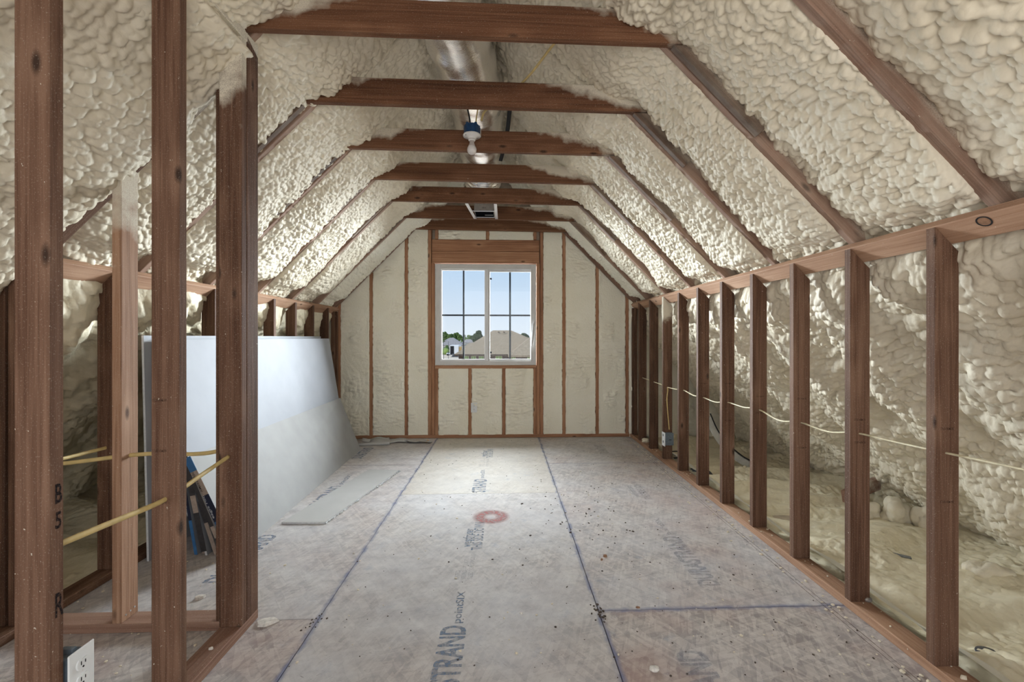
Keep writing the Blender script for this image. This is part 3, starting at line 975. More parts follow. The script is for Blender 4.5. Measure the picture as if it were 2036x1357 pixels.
for x in (-1.961, -1.587, -1.17): gstud(x, 0.038, LZ + x, slope=1.0)
for x in (0.7235, 1.129, 1.495): gstud(x, 0.038, RZ - x, slope=-1.0)
gstud(-0.893, 0.038, 2.60); gstud(-0.852, 0.038, 2.105, jut=-0.004)
gstud(0.452, 0.038, 2.60); gstud(0.411, 0.038, 2.105, jut=-0.004)
for x in (-0.81, -0.412, -0.005, 0.372): gstud(x, 0.038, 0.834, name='cripple_stud')
for x in (-0.81, -0.20, 0.372): gstud(x, 2.39, 2.60, name='cripple_stud')
board('window_sill_plate', wall_back, ((WX0 + WX1) / 2, GY + 0.045, 0.852), 1.216, 0.038, 0.089, (0, 0, 1), (1, 0, 0), M['fir_gable'])
board('header', wall_back, (-0.221, GY + 0.040, 2.172), 1.29, 0.140, 0.080, (0, 0, 1), (1, 0, 0), M['fir_gable'])
board('header', wall_back, (-0.221, GY + 0.044, 2.315), 1.29, 0.140, 0.080, (0, 0, 1), (1, 0, 0), M['fir_gable'])
board('top_plate', wall_back, (-0.2, GY + 0.045, 2.62), 1.4, 0.038, 0.089, (0, 0, 1), (1, 0, 0), M['fir_gable'])


def gable_foam(x0, x1, zb, ztf, seed, amp=0.011, rec=0.008, res=0.0085, cell=0.03, rough_low=0.0):
    nu = max(4, int((x1 - x0) / res)); nv = max(4, int((ztf((x0 + x1) / 2) - zb) / res))
    s, t = np.meshgrid(np.linspace(0, 1, nu), np.linspace(0, 1, nv), indexing='ij')
    x = x0 + (x1 - x0) * s
    zt = np.vectorize(ztf)(x)
    z = zb + (zt - zb) * t
    wr = vnoise(x / 0.05 + 9, z / 0.014, seed) * vnoise(x / 0.13, z / 0.11, seed + 2)
    gate = np.clip((vnoise(x / 0.16, z / 0.22, seed + 3) - 0.48) * 4, 0, 1)
    h = -rec + 0.004 * (vnoise(x / 0.2, z / 0.3, seed + 1) - 0.5) + gate * wr * amp * 4.2
    h += amp * 0.5 * gate * scales(x, z, cell, seed + 8)
    cn = vnoise(x / 0.045 + 2.5 * vnoise(x / 0.09, z / 0.09, seed + 31), z / 0.017 + 1.5 * vnoise(x / 0.07, z / 0.07, seed + 32), seed + 30)
    h -= gate * np.clip(1 - np.abs(cn - 0.5) * 7, 0, 1) * 0.007
    if rough_low > 0:
        k = np.clip((rough_low - z) / 0.5, 0, 1)
        h = h + k * (0.020 * scales(x, z, 0.05, seed + 20) - 0.012)
    ed = np.minimum(s, 1 - s) * (x1 - x0)
    h = h + (0.0045 - h) * np.exp(-ed / 0.012) - 0.012 * (ed < 1e-4)
    jag = (vnoise(z / 0.035, x * 0 + seed, seed + 5) * 0.7 + vnoise(z / 0.012, x * 0, seed + 6) * 0.3 - 0.62) * 0.016
    x = x - jag * np.exp(-s * (x1 - x0) / 0.03) + jag * np.exp(-(1 - s) * (x1 - x0) / 0.03)
    P = np.stack([x, GY - h, z], -1)
    grid_mesh('spray_foam', P, M['foam_gable'], wall_back, 'stuff')


L_ = lambda x: min(LZ + x, 2.60)
R_ = lambda x: min(RZ - x, 2.60)
gable_foam(-1.95, -1.604, 0.036, L_, 71, rough_low=1.1)
gable_foam(-1.57, -1.187, 0.036, L_, 73)
gable_foam(-1.153, -0.91, 0.036, L_, 75)
gable_foam(0.47, 0.706, 0.036, R_, 77)
gable_foam(0.741, 1.112, 0.036, R_, 79, 0.008)
gable_foam(1.146, 1.478, 0.036, R_, 81, 0.012)
for i, (a, b) in enumerate(((-0.793, -0.429), (-0.395, -0.022), (0.012, 0.355))):
    gable_foam(a, b, 0.036, lambda x: 0.835, 83 + i * 3)
for i, (a, b) in enumerate(((-0.793, -0.217), (-0.183, 0.355))):
    gable_foam(a, b, 2.385, lambda x: 2.59, 95 + i * 3)
gable_foam(-3.3, -1.98, -0.05, lambda x: LZ + x + 0.1, 103, 0.02, 0.0, 0.014, 0.06)
gable_foam(1.514, 3.1, -0.05, lambda x: RZ - x + 0.1, 105, 0.02, 0.0, 0.014, 0.06)
# outer sheathing with the window hole
bm = bmesh.new()
for lo, hi in (((-3.7, 0, -0.15), (WX0, 0, 3.8)), ((WX1, 0, -0.15), (3.4, 0, 3.8)), ((WX0, 0, -0.15), (WX1, 0, WZ0)), ((WX0, 0, WZ1), (WX1, 0, 3.8))):
    box_between(bm, (lo[0], GY + 0.092, lo[2]), (hi[0], GY + 0.106, hi[2]))
bm_obj('wall_sheathing', bm, M['sheath'], wall_back)

# ------------------------------------------------------------------ window
win = empty('window_1', 'white vinyl sliding window with dark grid bars in the gable wall', 'window', kind='structure')
def px(cx): return WX0 + (cx - 80) * 0.001160
def pz(cy): return WZ1 - (cy - 130) * 0.001160
def ring_frame(name, x0, x1, z0, z1, wl, wr, wb, wt, y0, y1, mat, bev=0.003):
    bm = bmesh.new()
    box_between(bm, (x0, y0, z0), (x0 + wl, y1, z1), bev)
    box_between(bm, (x1 - wr, y0, z0), (x1, y1, z1), bev)
    box_between(bm, (x0 + wl, y0 + 0.001, z0), (x1 - wr, y1, z0 + wb), bev)
    box_between(bm, (x0 + wl, y0 + 0.001, z1 - wt), (x1 - wr, y1, z1), bev)
    return bm_obj(name, bm, mat, win)


fy = GY + 0.012
ring_frame('frame', WX0 + 0.004, WX1 - 0.004, WZ0 + 0.004, WZ1 - 0.004, px(125) - WX0, WX1 - px(1075), pz(1140) - WZ0, WZ1 - pz(178), fy, fy + 0.07, M['vinyl'])
ring_frame('frame_lip', WX0 + 0.001, WX1 - 0.001, WZ0 + 0.001, WZ1 - 0.001, 0.010, 0.010, 0.010, 0.010, fy - 0.006, fy + 0.01, M['wrap'])
ring_frame('sash', px(127), px(622), pz(1140), pz(176), px(148) - px(127), px(622) - px(590), pz(1118) - pz(1140), pz(176) - pz(196), fy + 0.014, fy + 0.04, M['vinyl_bright'])
ring_frame('fixed_sash', px(616), px(1078), pz(1138), pz(180), px(645) - px(616), px(1078) - px(1070), pz(1118) - pz(1138), pz(180) - pz(206), fy + 0.036, fy + 0.062, M['vinyl'])
for a, b, xm_, yy in ((px(148), px(590), px(372), fy + 0.028), (px(645), px(1070), px(856), fy + 0.05)):
    bm = bmesh.new(); box_between(bm, (a - 0.004, yy - 0.002, pz(1122)), (b + 0.004, yy + 0.002, pz(192)))
    bm_obj('pane', bm, M['glass'], win)
    for lo, hi in (((xm_ - 0.0105, yy + 0.004, pz(1120)), (xm_ + 0.0105, yy + 0.012, pz(194))), ((a, yy + 0.0035, pz(669)), (b, yy + 0.0115, pz(652)))):
        bm = bmesh.new(); box_between(bm, lo, hi, 0.001)
        bm_obj('muntin', bm, M['muntin'], win)
for cx, cy in ((655, 278), (655, 1050)):
    bm = bmesh.new(); box_between(bm, (px(cx - 9), fy + 0.040, pz(cy + 9)), (px(cx + 9), fy + 0.048, pz(cy - 9)), 0.001)
    bm_obj('setting_block', bm, M['muntin'], win)
bm = bmesh.new(); box_between(bm, (px(598), fy + 0.004, pz(695)), (px(610), fy + 0.016, pz(630)), 0.002)
bm_obj('latch', bm, M['vinyl_bright'], win)
# a torn flap of clear wrap at the right jamb
bm = bmesh.new()
vv = [bm.verts.new((px(a), fy - 0.008 - 0.006 * k, pz(b))) for k, (a, b) in enumerate(((1122, 655), (1128, 700), (1110, 860), (1086, 990), (1076, 980), (1092, 760)))]
bm.faces.new(vv)
flap = bm_obj('wrap_flap', bm, M['vinyl_bright'], win)
sm = flap.modifiers.new('thick', 'SOLIDIFY'); sm.thickness = 0.001

# ------------------------------------------------------------------ foil duct, boot, light
duct = empty('foil_duct', 'crinkled silver foil flexible duct running along the ridge above the ties', 'duct')
bm = bmesh.new()
path = smooth_path([(-0.60, 1.25, 3.06), (-0.40, 1.9, 2.99), (-0.30, 2.5, 2.95), (-0.22, 3.1, 2.92), (-0.20, 3.7, 2.90), (-0.21, 4.25, 2.89), (-0.215, 4.60, 2.87), (-0.215, 4.78, 2.80)], 16)
rng = np.random.RandomState(3)
ph = rng.rand(3) * 6
def duct_r(i, a): return 1.0 + 0.030 * math.sin(i * 1.05) + 0.012 * math.sin(3 * a + i * 0.8 + ph[0]) + 0.010 * math.sin(7 * a - i * 1.7 + ph[1]) + 0.05 * (1 if i % 26 == 3 else 0) * -1
tube_bm(bm, path, 0.185, 0.185, 40, (0, 0, 1), duct_r)
bm_obj('foil_jacket', bm, M['foil'], duct, True)

boot = empty('register_boot', 'galvanised register boot on two rails between the far collar ties', 'vent', (-0.215, 4.74, ZT))
def bx_part(name, lo, hi, mat, parent, bev=0.001):
    bm = bmesh.new(); box_between(bm, lo, hi, bev)
    o = bm_obj(name, bm, mat, parent)
    o.matrix_parent_inverse = Matrix.Translation(-Vector(parent.location))
    return o
bpy.context.view_layer.update()
for side, (xa, xb) in enumerate(((-0.356, -0.309), (-0.084, -0.082))):
    a = Vector((xa, 4.441, ZT + 0.004)); b = Vector((xb, 5.014, ZT + 0.004))
    o = board('rail', boot, (a + b) / 2, (b - a).length, 0.030, 0.003, (1, 0, 0), b - a, M['galv'], bev=0.0005)
bx_part('boot_box', (-0.305, 4.75, ZT + 0.02), (-0.10, 4.99, ZT + 0.16), M['galv_dull'], boot, 0.003)
bx_part('flange', (-0.325, 4.735, ZT + 0.010), (-0.085, 4.752, ZT + 0.018), M['galv'], boot)
bx_part('flange', (-0.325, 4.975, ZT + 0.010), (-0.085, 4.995, ZT + 0.018), M['galv'], boot)
bx_part('opening_shade', (-0.296, 4.775, ZT + 0.012), (-0.108, 4.968, ZT + 0.019), M['matte_black'], boot)  # black slab put in for the shade inside the boot's mouth
bx_part('damper_blade', (-0.20, 4.86, ZT + 0.006), (-0.115, 4.89, ZT + 0.011), M['dirt_metal'], boot)
text_mesh('stamp', '1011', (-0.225, 4.749, ZT + 0.040), (1, 0, 0), (0, 0, 1), 0.04, 0.018, M['ink_black'], boot, 0.02)

LX, LY = -0.215, 3.125
light = empty('ceiling_light', 'bare bulb in a white lampholder below a blue box on a collar tie', 'light', (LX, LY, 2.551))
def lat(name, prof, mat, parent, off=(0, 0, 0), seg=28):
    bm = bmesh.new(); lathe(bm, prof, seg, off)
    return bm_obj(name, bm, mat, parent, True)
lb = bmesh.new(); lathe(lb, [(0.047, 0.006), (0.05, 0.012), (0.05, 0.066), (0.046, 0.070)], 12)
for a in range(5):
    an = a * 2 * math.pi / 5 + 0.3
    add_box(lb, (0.047 * math.cos(an), 0.047 * math.sin(an), 0.045), (0.016, 0.016, 0.06), Matrix.Rotation(an, 3, 'Z'), 0.002)
bm_obj('junction_box', lb, M['blue_box'], light)
lat('lampholder', [(0.030, 0.010), (0.057, 0.008), (0.060, 0.002), (0.058, -0.004), (0.034, -0.008), (0.027, -0.014), (0.022, -0.032), (0.019, -0.034)], M['porcelain'], light)
lat('socket_ring', [(0.0255, -0.012), (0.0245, -0.026), (0.018, -0.030)], M['brass_grey'], light)
lat('bulb_base', [(0.0145, -0.030), (0.0155, -0.044), (0.0165, -0.052), (0.0225, -0.064), (0.024, -0.070)], M['brass_grey'], light)
lat('bulb', [(0.022, -0.066), (0.0285, -0.078), (0.0315, -0.092), (0.0295, -0.106), (0.021, -0.117), (0.009, -0.1225), (0.001, -0.123)], M['bulb'], light)
bx = bmesh.new(); box_between(bx, (0.046, 0.012, 0.016), (0.060, 0.058, 0.060), 0.002)
bm_obj('nail_bracket', bx, M['galv_dull'], light)
for (x, y) in ((-0.038, -0.030), (0.036, 0.024)):
    bm = bmesh.new(); lathe(bm, [(0.004, 0.0), (0.004, -0.007)], 8, (x, y, 0))
    bm_obj('screw', bm, M['dirt_metal'], light)
tag(tube('electric_cable', [(LX - 0.010, LY, 2.612), (LX - 0.014, LY - 0.006, 2.66), (LX - 0.022, LY - 0.012, 2.70), (LX - 0.03, LY - 0.02, 2.728)], 0.0055, M['black']),
    'black cable dropping into the left of the blue light box', 'cable')
tag(tube('electric_cable', [(LX + 0.028, LY, 2.612), (LX + 0.028, LY - 0.006, 2.65), (LX + 0.034, LY - 0.012, 2.69), (LX + 0.042, LY - 0.02, 2.728)], 0.0045, M['cable']),
    'short yellow cable dropping into the right of the blue light box', 'cable')
tag(tube('electric_cable', [(0.52, 1.99, 2.72), (0.40, 2.15, 2.74), (0.26, 2.35, 2.70), (0.13, 2.545, 2.63), (0.0, 2.80, 2.64), (-0.12, 3.0, 2.66), (-0.15, 3.09, 2.64)], 0.0072, M['cable'], None, 0.0055),
    'ochre cable curving between the two nearest collar ties on the right', 'cable')
tag(tube('electric_cable', [(0.22, 0.9, 2.95), (0.215, 1.3, 2.86), (0.20, 1.60, 2.76), (0.14, 1.95, 2.66), (0.25, 2.2, 2.9)], 0.0072, M['cable'], None, 0.0055),
    'ochre cable passing over the nearest collar tie at the top edge', 'cable')
tag(tube('hanging_strap', [(0.045, 3.45, 2.93), (0.025, 3.60, 2.80), (-0.005, 3.70, 2.70), (-0.03, 3.77, 2.63)], 0.016, M['black'], None, 0.003),
    'black strap hanging beside the foil duct above the fourth tie', 'strap')
tag(tube('hanging_strap', [(0.12, 2.80, 2.72), (0.08, 2.74, 2.69), (0.02, 2.66, 2.64)], 0.026, M['dirt_metal'], None, 0.004),
    'gray strap end beside the duct above the second tie', 'strap')

# ------------------------------------------------------------------ drywall stack
def sheet(label, b0, b1, t0, t1, thick, mat, group=None, back=None, name='drywall_sheet'):
    """a board with its lower edge b0-b1 and its upper edge t0-t1 (room side), thick away from the room"""
    b0, b1, t0, t1 = (Vector(p) for p in (b0, b1, t0, t1))
    n = (b1 - b0).cross(t0 - b0).normalized()
    if n.x < 0: n = -n
    base = (b0 + b1) / 2
    root = empty(name, label, 'drywall', tuple(base), group)
    rel = [p - base for p in (b0, b1, t1, t0)]
    e = 0.0012
    def slab(nm, d0, d1, m_, inset=0.0):
        q = [r.copy() for r in rel]
        if inset:
            cc = sum(q, Vector()) / 4
            q = [p + (cc - p).normalized() * inset for p in q]
        vs = [p - n * d0 for p in q] + [p - n * d1 for p in q]
        return mesh_obj(nm, [tuple(v) for v in vs], [(0, 1, 2, 3), (7, 6, 5, 4), (0, 4, 5, 1), (1, 5, 6, 2), (2, 6, 7, 3), (3, 7, 4, 0)], m_, root)
    slab('gypsum_core', 0.0012, thick - 0.0012, M['gypsum'])
    slab('face_paper', 0.0, 0.0012, mat)
    slab('back_paper', thick - 0.0012, thick, M['paper_grey'])
    # end on the camera side: frame for tapes
    return root, n, b0, t0


def end_tape(root, n, b0, t0, d0, d1, bands):
    """paper tape wrapped over the near ends, in coloured bands from f0 to f1 of the height"""
    base = Vector(root.location)
    up = (t0 - b0)
    for f0, f1, m_ in bands:
        a = b0 + up * f0; b = b0 + up * f1
        y = Vector((0, -0.0022, 0))
        q = [a - n * d0 + y, a - n * d1 + y, b - n * d1 + y, b - n * d0 + y]
        vs = [tuple(p - base) for p in q] + [tuple(p - base - Vector((0, -0.0016, 0))) for p in q]
        o = mesh_obj('end_tape', vs, [(0, 1, 2, 3), (7, 6, 5, 4), (0, 4, 5, 1), (1, 5, 6, 2), (2, 6, 7, 3), (3, 7, 4, 0)], m_, root)


def end_text(root, body, p, right, up, w, h, mat):
    o = text_mesh('tape_lettering', body, p, right, up, w, h, mat, None, 0.01, 0.0006)
    o.parent = root
    o.matrix_parent_inverse = Matrix.Translation(-Vector(root.location))


YN = 2.66
th = 0.0127
# upright sheet against the studs
sheet('drywall sheet standing nearly upright against the left studs behind the stack', (-1.915, 2.60, 0.0), (-1.905, 5.04, 0.0), (-1.944, 2.60, 1.219), (-1.944, 5.04, 1.219), th, M['paper_white'])
# leaning bundle of four and one in front
for k in range(3):
    o = 0.030 * k
    lab = ('white full size drywall sheet leaning at the front of the tall stack', 'second drywall sheet from the front of the tall leaning stack',
           'rearmost leaning drywall sheet with blue tape on its end')[k]
    yk = YN + 0.006 * k + (0.02 if k == 1 else 0)
    r, n, b0, t0 = sheet(lab, (-1.645 - o, yk, 0.0), (-1.690 - o, yk + 2.438, 0.0), (-1.878 - 0.0145 * k, yk, 1.196), (-1.878 - 0.0145 * k, yk + 2.438, 1.196), th, M['paper_white'], 'tall drywall stack')
    if k == 2:
        end_tape(r, n, b0, t0, 0.0, th + 0.004, ((0.0, 0.16, M['tape_blue']), (0.16, 0.36, M['tape_navy']), (0.36, 0.62, M['tape_tan']), (0.62, 0.9, M['tape_blue'])))
        up = (t0 - b0).normalized()
        end_text(r, 'eagle roc', b0 + up * 0.22 - n * 0.012 + Vector((0, -0.003, 0)), up, (-1, 0, -0.2), 0.20, 0.010, M['ink_white'])
        end_text(r, 'AMERICAN', b0 + up * 0.46 - n * 0.003 + Vector((0, -0.003, 0)), up, (-1, 0, -0.2), 0.26, 0.012, M['ink_black'])
    elif k == 0:
        end_tape(r, n, b0, t0, 0.0, th + 0.016, ((0.02, 0.20, M['dark_end']), (0.20, 0.28, M['tape_tan']), (0.28, 0.62, M['dark_end']), (0.62, 0.98, M['dark_end'])))
    else:
        end_tape(r, n, b0, t0, 0.0, th, ((0.0, 0.5, M['tape_tan']), (0.5, 1.0, M['dark_end'])))
r, n, b0, t0 = sheet('gray half height drywall sheet leaning in front of the white stack', (-1.478, YN, 0.0), (-1.542, YN + 2.43, 0.0), (-1.737, YN, 0.552), (-1.758, YN + 2.43, 0.560), th, M['paper_grey'])
end_tape(r, n, b0, t0, 0.0, th + 0.026, ((0.0, 0.12, M['tape_tan']), (0.12, 0.36, M['tape_blue']), (0.36, 0.62, M['tape_navy']), (0.62, 0.86, M['tape_tan']), (0.86, 1.0, M['tape_blue'])))
up = (t0 - b0).normalized()
end_text(r, 'eagle roc', b0 + up * 0.24 - n * 0.022 + Vector((0, -0.003, 0)), up, (-1, 0, -0.4), 0.14, 0.016, M['ink_white'])
end_text(r, 'AMERICAN', b0 + up * 0.40 - n * 0.02 + Vector((0, -0.003, 0)), up, (-1, 0, -0.4), 0.12, 0.014, M['ink_black'])
for yy, tx, w in ((2.82, 'AMERICAN GYPSUM', 0.26), (3.15, 'UL CLASSIFIED', 0.22), (3.50, '1/2 IN', 0.10), (3.72, 'ASTM C1396', 0.24)):
    q = b0.lerp(t0, 0.09); q = q + Vector((-0.0262 * (yy - YN), yy - YN, 0))
    end_text(r, tx, q + n * 0.0012, (-0.026, 1, 0), (t0 - b0), w, 0.009, M['ink_grey'])

for k, (bx0, tx0, tz0, lab) in enumerate(((-1.535, -1.706, 0.42, 'low drywall strip wedged directly behind the gray half sheet'), (-1.590, -1.686, 0.30, 'lowest drywall strip wedged in front of the tall white stack'))):
    r, n, b0, t0 = sheet(lab, (bx0, YN - 0.012 + 0.02 * k, 0.0), (bx0 - 0.045, YN + 2.2, 0.0), (tx0, YN - 0.012 + 0.02 * k, tz0), (tx0 - 0.02, YN + 2.2, tz0), th, M['paper_grey'])
    end_tape(r, n, b0, t0, 0.0, th + 0.008, ((0.0, 0.25, M['dark_end']), (0.25, 0.4, M['tape_tan']), (0.4, 1.0, M['dark_end'])) if k == 0 else ((0.0, 0.6, M['tape_tan']), (0.6, 1.0, M['dark_end'])))
# offcut lying on the floor
q = [(-1.44, 3.085), (-1.16, 3.075), (-0.945, 4.26), (-1.227, 4.275)]
cx = sum(a for a, b in q) / 4; cy = sum(b for a, b in q) / 4
oc = empty('drywall_offcut', 'long gray drywall offcut lying flat on the floor by the stack', 'drywall', (cx, cy, 0.0))
for nm, z0, z1, m_, sc_ in (('gypsum_core', 0.0012, 0.0115, M['gypsum'], 0.998), ('face_paper', 0.0115, 0.0127, M['paper_offcut'], 1.0), ('back_paper', 0.0, 0.0012, M['paper_grey'], 1.0)):
    vs = [((a - cx) * sc_, (b - cy) * sc_, z0) for a, b in q] + [((a - cx) * sc_, (b - cy) * sc_, z1) for a, b in q]
    mesh_obj(nm, vs, [(3, 2, 1, 0), (4, 5, 6, 7), (0, 1, 5, 4), (1, 2, 6, 5), (2, 3, 7, 6), (3, 0, 4, 7)], m_, oc)
rng = random.Random(5)
bm = bmesh.new()
for i in range(46):
    t = rng.random()
    a = Vector((-1.16 - cx, 3.075 - cy, 0)).lerp(Vector((-0.945 - cx, 4.26 - cy, 0)), t)
    add_box(bm, a + Vector((rng.uniform(0.001, 0.008), 0, 0.004)), (rng.uniform(0.004, 0.012), rng.uniform(0.008, 0.03), 0.007), Matrix.Rotation(rng.uniform(-0.6, 0.6), 3, 'Z'))
o = bm_obj('crumbled_edge', bm, M['gypsum'], oc); o['kind'] = 'stuff'

# ------------------------------------------------------------------ cables and boxes
tag(tube('electric_cable', [(-1.10, 1.15, 0.70), (-1.10, 1.36, 0.690), (-1.104, 1.572, 0.681), (-1.107, 1.75, 0.705), (-1.112, 1.935, 0.728)], 0.0062, M['cable'], None, 0.0085),
    'yellow cable rising between the three foreground partition studs', 'cable')
tag(tube('electric_cable', [(-1.98, 2.015, 0.672), (-1.83, 2.015, 0.685), (-1.70, 2.015, 0.700), (-1.58, 2.015, 0.715), (-1.46, 2.018, 0.722), (-1.36, 2.018, 0.718), (-1.25, 2.018, 0.722), (-1.16, 2.018, 0.74)], 0.006, M['cable'], None, 0.0085),
    'yellow cable threaded through the pale stud of the closet wall', 'cable')
tag(tube('electric_cable', [(-2.01, 2.06, 0.66), (-2.006, 2.24, 0.656), (-2.006, 2.45, 0.652)], 0.006, M['cable'], None, 0.0085),
    'yellow cable entering the far left knee wall stud behind the closet', 'cable')
zr = {0: 0.797, 1: 0.782, 2: 0.757, 3: 0.764, 4: 0.752, 5: 0.734, 6: 0.747, 7: 0.728, 8: 0.74, 9: 0.75}
pts = [(1.60, 0.5, 0.86), (1.58, 0.9, 0.83)]
for k in range(0, 10):
    y = 1.604 + 0.4064 * k + 0.019
    sag = (0.004, 0.022, 0.03, 0.012, 0.02, 0.018, 0.008, 0.0, 0.004, 0)[k]
    xo = 1.572
    pts.append((xo, y, zr[k]))
    if k < 9: pts.append((xo + 0.012, y + 0.20, (zr[k] + zr[k + 1]) / 2 - sag))
tag(tube('electric_cable', pts, 0.0062, M['cable_pale'], None, 0.004, 8, (0, 0, 1), 5), 'pale cable threaded through the studs of the right wall', 'cable')
jy = 1.604 + 0.4064 * 7
tag(tube('electric_cable', [(1.572, jy + 0.008, 0.728), (1.568, jy - 0.018, 0.700), (1.560, jy - 0.020, 0.62), (1.566, jy - 0.022, 0.50), (1.575, jy - 0.024, 0.385), (1.58, jy - 0.024, 0.325)], 0.0062, M['cable'], None, 0.0045),
    'yellow cable dropping into the gray outlet box on the right wall', 'cable')
jb = empty('outlet_box', 'gray electrical box with white cover on a stud of right wall', 'electrical box', (1.56, jy - 0.03, 0.235))
bm = bmesh.new(); box_between(bm, (-0.03, -0.028, -0.055), (0.052, 0.027, 0.06), 0.003); bm_obj('box', bm, M['grey_box'], jb)
bm = bmesh.new(); box_between(bm, (-0.040, -0.036, -0.064), (-0.032, 0.040, 0.066), 0.002); bm_obj('cover', bm, M['plastic_white'], jb)
for dz in (-0.035, 0.028):
    bm = bmesh.new(); box_between(bm, (-0.042, -0.010, dz), (-0.0395, 0.010, dz + 0.022), 0.0005); bm_obj('cover_slot', bm, M['dirt_metal'], jb)
bm = bmesh.new(); box_between(bm, (0.005, -0.0295, -0.004), (0.03, -0.0275, 0.002)); bm_obj('knockout', bm, M['black'], jb)


def outlet(name, label, loc, facing):
    """duplex outlet: local x across, z up, -y towards the viewer; facing turns it about z"""
    o = empty(name, label, 'outlet', loc, rz=facing)
    bm = bmesh.new(); add_box(bm, (0, 0.028, 0), (0.052, 0.052, 0.092), None, 0.003)
    add_box(bm, (0.0, 0.03, 0.052), (0.014, 0.03, 0.012), None, 0.001)
    bm_obj('box', bm, M['grey_box'], o)
    bm = bmesh.new(); add_box(bm, (0, -0.001, 0), (0.072, 0.005, 0.117), None, 0.0022); bm_obj('cover_plate', bm, M['plastic_white'], o)
    for s in (0.0195, -0.0195):
        bm = bmesh.new(); lathe(bm, [(0.0172, -0.002), (0.0172, -0.0055), (0.0160, -0.0065)], 24, (0, 0, 0), 'Y')
        for v in bm.verts:
            v.co.z = max(-0.0125, min(0.0125, v.co.z)) + s
        f = bm_obj('receptacle', bm, M['plastic_white'], o)
        bm = bmesh.new()
        box_between(bm, (-0.0068, -0.0072, s - 0.001), (-0.0048, -0.0060, s + 0.008)); box_between(bm, (0.0048, -0.0072, s - 0.0005), (0.0066, -0.0060, s + 0.007))
        lathe(bm, [(0.0024, -0.0072), (0.0024, -0.0060)], 10, (0, 0, 0), 'Y')
        for v in list(bm.verts)[-20:]: v.co.z += s - 0.0075
        k = bm_obj('slots', bm, M['black'], f)
    bm = bmesh.new(); lathe(bm, [(0.003, -0.0030), (0.003, -0.0046)], 12, (0, 0, 0), 'Y'); bm_obj('screw', bm, M['porcelain'], o)
    return o


outlet('wall_outlet', 'white duplex outlet on the foreground stud at the lower left', (-1.052, 1.204, 0.380), math.radians(90))
outlet('wall_outlet', 'white duplex outlet below the window on the gable wall', (-0.362, GY - 0.012, 0.365), 0.0)

# marker letters on the nearest stud (its room-side face)
sa = studs_p['a']
for body, z, h, w in (('B', 0.815, 0.047, 0.017), ('5', 0.755, 0.040, 0.015), ('R', 0.545, 0.058, 0.021)):
    text_mesh('marker_letter', body, (-1.0597, 1.146, z), (0, 1, 0), (0, 0, 1), w, h, M['ink_black'], sa, 0.018, 0.0006)
def stamp(st, y, x0, zs, w=0.045):
    for z in zs: text_mesh('mill_stamp', 'STUD HEM-FIR', (x0, y - 0.0002, z), (1, 0, 0), (0, 0, 1), w, 0.009, M['ink_stamp'], st, 0.01, 0.0004)
stamp(studs_p['b'], 1.568, -1.144, (1.00, 0.835, 0.665))
for k in range(6):
    yk = 1.604 + 0.4064 * k
    for ob in wall_right.children:
        if ob.name.startswith('stud') and abs(ob.location.y - yk - 0.019) < 1e-3:
            stamp(ob, yk, 1.548, (0.84 if k % 2 else 0.88, 0.74 if k % 2 else 0.62), 0.05)

# ------------------------------------------------------------------ odds and ends
def lump(name, label, cat, loc, size, mat, seed, cell=0.03, amp=0.25, sub=3, group=None, part=False):
    bm = bmesh.new()
    bmesh.ops.create_icosphere(bm, subdivisions=sub, radius=1.0)
    r = random.Random(seed)
    many = sub >= 4
    cs = [Vector((r.uniform(-1, 1), r.uniform(-1, 1), r.uniform(-1, 1))).normalized() for _ in range(70 if many else 14)]
    kq = 7.5 if many else 1.9
    big_ = [Vector((r.uniform(-1, 1), r.uniform(-1, 1), r.uniform(-1, 1))).normalized() for _ in range(6)]
    for v in bm.verts:
        d = v.co.normalized()
        h = max(1.0 - kq * (d - c).length ** 2 for c in cs)
        if many: h = 0.5 * h + 0.9 * max(1.0 - 2.2 * (d - c).length ** 2 for c in big_) - 0.4
        v.co = d * (1 + amp * max(h, -0.8))
        v.co = Vector((v.co.x * size[0], v.co.y * size[1], v.co.z * size[2]))
    zmin = min(v.co.z for v in bm.verts)
    for v in bm.verts:
        v.co.z = max(v.co.z, zmin * 0.62)
    zmin = min(v.co.z for v in bm.verts)
    for v in bm.verts: v.co.z -= zmin
    o = bm_obj(name, bm, mat, None, True)
    o.location = loc
    return tag(o, label, cat, group)


def shard(name, label, cat, loc, size, mat, seed, rz=0.0, tilt=0.0, group=None):
    r = random.Random(seed)
    n = 7
    bm = bmesh.new()
    lo, hi = [], []
    for i in range(n):
        a = 2 * math.pi * i / n + r.uniform(-0.25, 0.25)
        k = r.uniform(0.7, 1.0)
        lo.append(bm.verts.new((size[0] / 2 * k * math.cos(a), size[1] / 2 * k * math.sin(a), 0)))
        hi.append(bm.verts.new((size[0] / 2 * k * 0.86 * math.cos(a), size[1] / 2 * k * 0.86 * math.sin(a), size[2] * r.uniform(0.7, 1.1))))
    for i in range(n): bm.faces.new((lo[i], lo[(i + 1) % n], hi[(i + 1) % n], hi[i]))
    bm.faces.new(lo[::-1])
    c = bm.verts.new((0, 0, size[2] * 1.2))
    for i in range(n): bm.faces.new((hi[i], hi[(i + 1) % n], c))
    bmesh.ops.recalc_face_normals(bm, faces=bm.faces)
    o = bm_obj(name, bm, mat, None)
    o.location = loc
    o.rotation_euler = (tilt, 0, rz)
    return tag(o, label, cat, group)


def on_floor(pxx, pyy, z=0.0):
    d = FPX * (1.21 - z) / (pyy - VPY)
    X = (pxx - VPX) * d / FPX
    return (X, d - X * math.sin(THETA), z)


